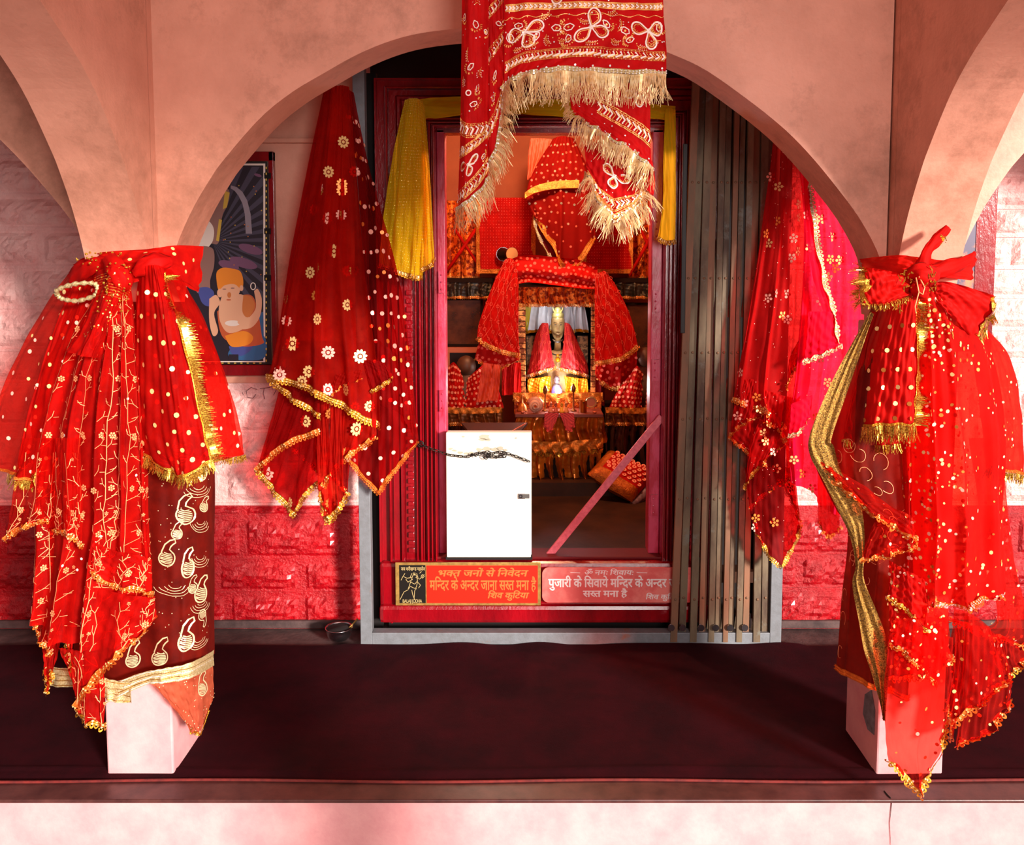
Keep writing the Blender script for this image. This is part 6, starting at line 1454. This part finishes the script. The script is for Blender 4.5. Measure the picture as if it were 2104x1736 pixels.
# things on the table
zt_ = zbb + .004
def onT(px, Y): q = P(px, 850, Y); q.z = zt_; return q
c = onT(1100, 5.10)
t = thing('conch_shell', 'pinkish white spiral conch shell lying on the left of the altar table', 'shell', tuple(c))
b = MB(); sp = []; rd_ = []
for q in range(60):
    a = q / 60 * 5 * PI; r = .008 + .030 * q / 60; sp.append(c + Vector((r * math.cos(a), -.045 * (1 - q / 60), .046 + r * math.sin(a)))); rd_.append(.005 + .013 * q / 60)
b.tube(sp, rd_, 10); b.build('spiral_shell', mat('shell', (226, 170, 140), .35, col2=(180, 110, 84), nscale=20), t, smooth=True)
for px, h_, lb in ((1120, .10, 'thin brass lamp stand left of the figurines on the altar table'), (1178, .11, 'thin brass lamp stand right of the figurines on the altar table')):
    c = onT(px, 5.16); t = thing('lamp_stand', lb, 'lamp stand', tuple(c))
    b = MB(); b.lathe([(.02, 0), (.018, .006), (.005, .012), (.004, h_), (.012, h_ + .01), (.014, h_ + .03), (.006, h_ + .05), (.001, h_ + .056)], tuple(c), 14); b.build('stand', mat('dark brass', (130, 80, 40), .35, .8), t, smooth=True)
c = onT(1198, 5.12); t = thing('tumbler', 'brass tumbler with a bright highlight on the right of the altar table', 'tumbler', tuple(c))
b = MB(); b.lathe([(.020, 0), (.022, .002), (.024, .065), (.026, .067), (.024, .067), (.021, .006), (.001, .005)], tuple(c), 24); b.build('cup', mat('polished brass', (180, 130, 60), .15, 1.), t, smooth=True)
c = onT(1214, 5.2); t = thing('brass_plate', 'small round copper plate propped at the right end of the altar table', 'plate', tuple(c))
b = MB(); cc = c + Vector((0, 0, .048)); b.tube([cc + Vector((0, .004, 0)), cc - Vector((0, .004, 0))], [.034, .036], 28); b.build('disc', mat('copper plate', (190, 100, 70), .35, .6), t)
b = MB(); b.tube([cc + Vector((.030 * math.cos(a), -.006, .030 * math.sin(a))) for a in np.linspace(0, 2 * PI, 21)[:-1]], .003, 6, closed=True); b.build('rim', BRASS, t)
c = onT(1073, 5.16); t = thing('bell', 'ornate brass handbell at the left end of the altar table', 'bell', tuple(c))
b = MB(); b.lathe([(.034, 0), (.030, .01), (.024, .03), (.014, .045), (.005, .05), (.004, .085), (.008, .095), (.001, .10)], tuple(c), 18); b.build('bell_body', mat('dull brass', (190, 110, 50), .4, .7), t, smooth=True)
for i, (px, col, nm) in enumerate(((1132, (190, 110, 80), 'rosy'), (1142, (170, 80, 60), 'russet'), (1154, (210, 150, 40), 'yellow'), (1163, (196, 120, 70), 'copper'))):
    c = onT(px, 5.10); t = thing('figurine', '%s little seated deity figurine in the row on the altar table' % nm, 'figurine', tuple(c), 'figurines on the altar table')
    b = MB(); b.lathe([(.018, 0), (.019, .010), (.012, .016), (.011, .032), (.004, .036)], tuple(c), 12); b.ball(tuple(c + Vector((0, 0, .044))), .009, 10, 7); b.lathe([(.009, .050), (.004, .060), (.001, .064)], tuple(c), 8)
    b.build('figure', mat('figure ' + nm, col, .4, .3), t, smooth=True); del t['group']
c = onT(1087, 5.06)
t = thing('lamp_wick_pot', 'tiny copper oil pot at the front left corner of the altar table', 'oil pot', tuple(onT(1074, 5.075))); b = MB(); b.lathe([(.008, 0), (.012, .008), (.010, .014), (.001, .012)], tuple(onT(1074, 5.075)), 12); b.build('pot', mat('copper plate', (190, 100, 70)), t, smooth=True)
t = thing('lamp_wick_pot', 'tiny copper oil pot at the front right corner of the altar table', 'oil pot', tuple(onT(1222, 5.075))); b = MB(); b.lathe([(.008, 0), (.012, .008), (.010, .014), (.001, .012)], tuple(onT(1222, 5.075)), 12); b.build('pot', mat('copper plate', (190, 100, 70)), t, smooth=True)
# side seats with veiled idols
DOTS = mat('white dot print', (240, 140, 110), .6)
def side(label, rows_l, Y, body_px, gold, skirt):
    t = thing('veiled_idol', label, 'statue', tuple(P(body_px[0], body_px[2], Y)))
    for rows in rows_l:
        sh = Sheet(rows, dep=[Y, Y - .05, Y], nu=40, nv=30, amp=.010, freq=2); dots(sh, 9, 8, .0085, (1,), jit=.08); sh.build('dotted_cloth', t, [SREDS, DOTS])
    c = P(body_px[0], body_px[1], Y + .06); b = MB(); b.ball(tuple(c), .06, 16, 10, (1, .9, 1.1)); b.lathe([(.13, -.3), (.12, -.12), (.05, -.05), (.04, -.02)], tuple(c), 18, 1, .6); b.build('figure', mat('dim brown idol', (90, 56, 36), .5, .2), t, smooth=True)
    return t
side('small idol wrapped in red dotted cloth at the lower left of the shrine', ([[(920, 756), (932, 744), (944, 758)], [(902, 800), (930, 800), (958, 800)], [(898, 838), (930, 842), (972, 842)]], [[(1002, 742), (984, 756), (962, 776)], [(1020, 790), (985, 800), (950, 808)], [(1034, 838), (990, 842), (940, 842)]]), 5.3, (958, 752, 842), None, None)
side('small idol wrapped in red dotted cloth at the lower right of the shrine', ([[(1302, 760), (1310, 752), (1320, 766)], [(1270, 800), (1300, 800), (1325, 806)], [(1250, 836), (1290, 838), (1330, 838)]], [[(1346, 752), (1340, 756), (1334, 764)], [(1350, 800), (1338, 800), (1326, 806)], [(1352, 838), (1340, 838), (1322, 838)]]), 5.3, (1325, 735, 838), None, None)
for a0, a1, lb in ((900, 1030, 'low seat with gold fringed cover at the left of the altar table'), (1244, 1352, 'low seat with gold fringed cover at the right of the altar table')):
    t = thing('low_seat', lb, 'seat', tuple(P((a0 + a1) / 2, 960, 5.2)))
    x0, x1, z0, z1 = rect(a0, 843, a1, 960, 5.22); b = MB(); b.box(x0, x1, 5.22, 5.6, .3, z1); b.build('seat_block', DKW, t)
    drapebox(t, 'gold_cover', a0 - 2, 838, a1 + 2, 872, 5.19, mat('old gold cover', (150, 84, 30), .4, .5, col2=(96, 50, 16), nscale=40), .014, 6, trim_=TRIMG)
    drapebox(t, 'skirt', a0, 870, a1, 952, 5.2, mat('dim brown satin', (90, 46, 34), .35, .3), .03, 6, nu=80)
    sh = Sheet([[(a0, 836), ((a0 + a1) / 2, 838), (a1, 836)], [(a0, 848), ((a0 + a1) / 2, 850), (a1, 848)]], dep=5.175, nu=50, nv=3, amp=.006, freq=8); sh.build('tinsel_edge', t, [TRIMG])
t = thing('orange_scarf', 'pair of orange brocade sashes hanging beside the left idol', 'sash', tuple(P(1010, 825, 5.25)))
for rows in ([[(992, 745), (1012, 748)], [(984, 790), (1008, 790)], [(978, 826), (1000, 826)]], [[(1014, 748), (1028, 750)], [(1006, 790), (1026, 790)], [(998, 822), (1022, 824)]]):
    sh = Sheet(rows, dep=5.24, nu=10, nv=24, amp=.006, freq=1); sh.build('sash_end', t, [mat('orange sash', (220, 70, 24), .5, .2, col2=(190, 40, 10), nscale=20)])
t = thing('hanging_cloth', 'plain bright red cloth hanging left of the canopy post', 'cloth', tuple(P(1052, 815, 5.35)))
drapebox(t, 'cloth_panel', 1030, 745, 1070, 812, 5.36, SREDS, .008, 2); 
t = thing('hanging_cloth', 'plain dark red cloth hanging right of the canopy post', 'cloth', tuple(P(1230, 830, 5.35)))
drapebox(t, 'cloth_panel', 1222, 770, 1242, 834, 5.36, SMAROON, .008, 2)
# dais
b = MB(); x0, x1, z0, z1 = rect(890, 990, 1380, 1018, 5.0); b.box(-1.3, 1.5, 5.0, 6.08, .22, .30); b.build('floor_dais', INFLOOR, kind='structure')
# cushion bundle: tilted rounded slab
t = thing('cushion', 'red ring dotted cushion with broad gold border propped on the shrine floor', 'cushion', tuple(P(1278, 1035, 4.6)))
YK = 4.86
cor = [P(1250, 926, YK + .25), P(1345, 975, YK + .15), P(1298, 1032, YK - .02), P(1206, 975, YK + .05)]
n_ = (cor[1] - cor[0]).cross(cor[3] - cor[0]).normalized()
if n_.y > 0: n_ = -n_
b = MB(); G_ = 18; vs = []
for sgn in (1, -1):
    for j in range(G_ + 1):
        for i in range(G_ + 1):
            u, v = i / G_, j / G_
            p = cor[0] * (1 - u) * (1 - v) + cor[1] * u * (1 - v) + cor[2] * u * v + cor[3] * (1 - u) * v
            h_ = .05 * (max(0, (1 - (2 * u - 1) ** 4) * (1 - (2 * v - 1) ** 4))) ** .4
            vs.append(p + n_ * h_ * (1 if sgn > 0 else -1) + n_ * .004 * math.sin(u * 9 + v * 7))
m1 = (G_ + 1) ** 2; fs = []
for s_ in (0, 1):
    for j in range(G_):
        for i in range(G_):
            a = s_ * m1 + j * (G_ + 1) + i; fs.append((a, a + 1, a + G_ + 2, a + G_ + 1))
b.add(vs, fs); b.m = [1 if ((f % (G_ * G_)) % G_ < 3 or (f % (G_ * G_)) // G_ > 12) else 0 for f in range(len(fs))]
b.build('cushion_cover', [SREDS, mat('gold cushion border', (206, 110, 24), .4, .5, col2=(160, 70, 10), nscale=60, bump=1., bscale=120, bdist=.004)], t, smooth=True)
b = MB()
for j in range(6):
    for i in range(7):
        u = .2 + .78 * (i + .5 * (j % 2)) / 7; v = .06 + .66 * j / 6
        if u > .97: continue
        p = cor[0] * (1 - u) * (1 - v) + cor[1] * u * (1 - v) + cor[2] * u * v + cor[3] * (1 - u) * v
        h_ = .05 * (max(0, (1 - (2 * u - 1) ** 4) * (1 - (2 * v - 1) ** 4))) ** .4 + .004 * math.sin(u * 9 + v * 7) + .002
        e1 = (cor[1] - cor[0]).normalized(); e2 = n_.cross(e1)
        c_ = p + n_ * h_
        o8 = [c_ + (e1 * math.cos(a) + e2 * math.sin(a)) * .013 for a in np.linspace(0, 2 * PI, 11)[:-1]]; i8 = [c_ + (e1 * math.cos(a) + e2 * math.sin(a)) * .004 for a in np.linspace(0, 2 * PI, 11)[:-1]]
        b.add(o8 + i8, [(q, (q + 1) % 10, 10 + (q + 1) % 10, 10 + q) for q in range(10)])
b.build('ring_print', mat('white ring print', (250, 150, 120), .6), t, kind='stuff')
b = MB(); A_ = cor[2]; B_ = cor[1]
b.tube([A_ + n_ * -.02 + Vector((.01, 0, 0)), (A_ + B_) / 2 + Vector((.02, .02, -.03)), B_ + Vector((0, .0, -.02))], [.02, .035, .02], 12); b.build('crumpled_lining', mat('grey lining', (150, 120, 130), .6, col2=(90, 60, 70), nscale=30), t, smooth=True)
# low tray behind the box
t = thing('metal_tray', 'dark grey metal tray on a low stand just above the donation box', 'tray', tuple(P(1010, 888, 4.3)))
q = [P(948, 868, 4.62), P(1084, 868, 4.62), P(1064, 892, 4.2), P(968, 892, 4.2)]; zq = q[0].z
b = MB(); b.add(q + [x + Vector((0, 0, -.012)) for x in q], [(0, 1, 2, 3), (4, 5, 6, 7), (0, 1, 5, 4), (1, 2, 6, 5), (2, 3, 7, 6), (3, 0, 4, 7)]); b.build('tray_plate', mat('dark grey metal', (70, 60, 62), .45, .4), t)
b = MB(); cq = (q[0] + q[1] + q[2] + q[3]) / 4
for i in range(4): b.tube([q[i] * .8 + cq * .2 + Vector((0, 0, -.01)), Vector(((q[i] * .7 + cq * .3).x, (q[i] * .7 + cq * .3).y, ZF))], .012, 6)
b.build('stand', DKW, t)
b = MB(); b.tube([P(1044, 890, 4.19), P(1080, 870, 4.5)], .003, 6); o = b.build('stick', mat('orange stick', (220, 100, 60), .5)); tag(o, 'thin orange stick resting on the dark tray behind the donation box', 'stick')
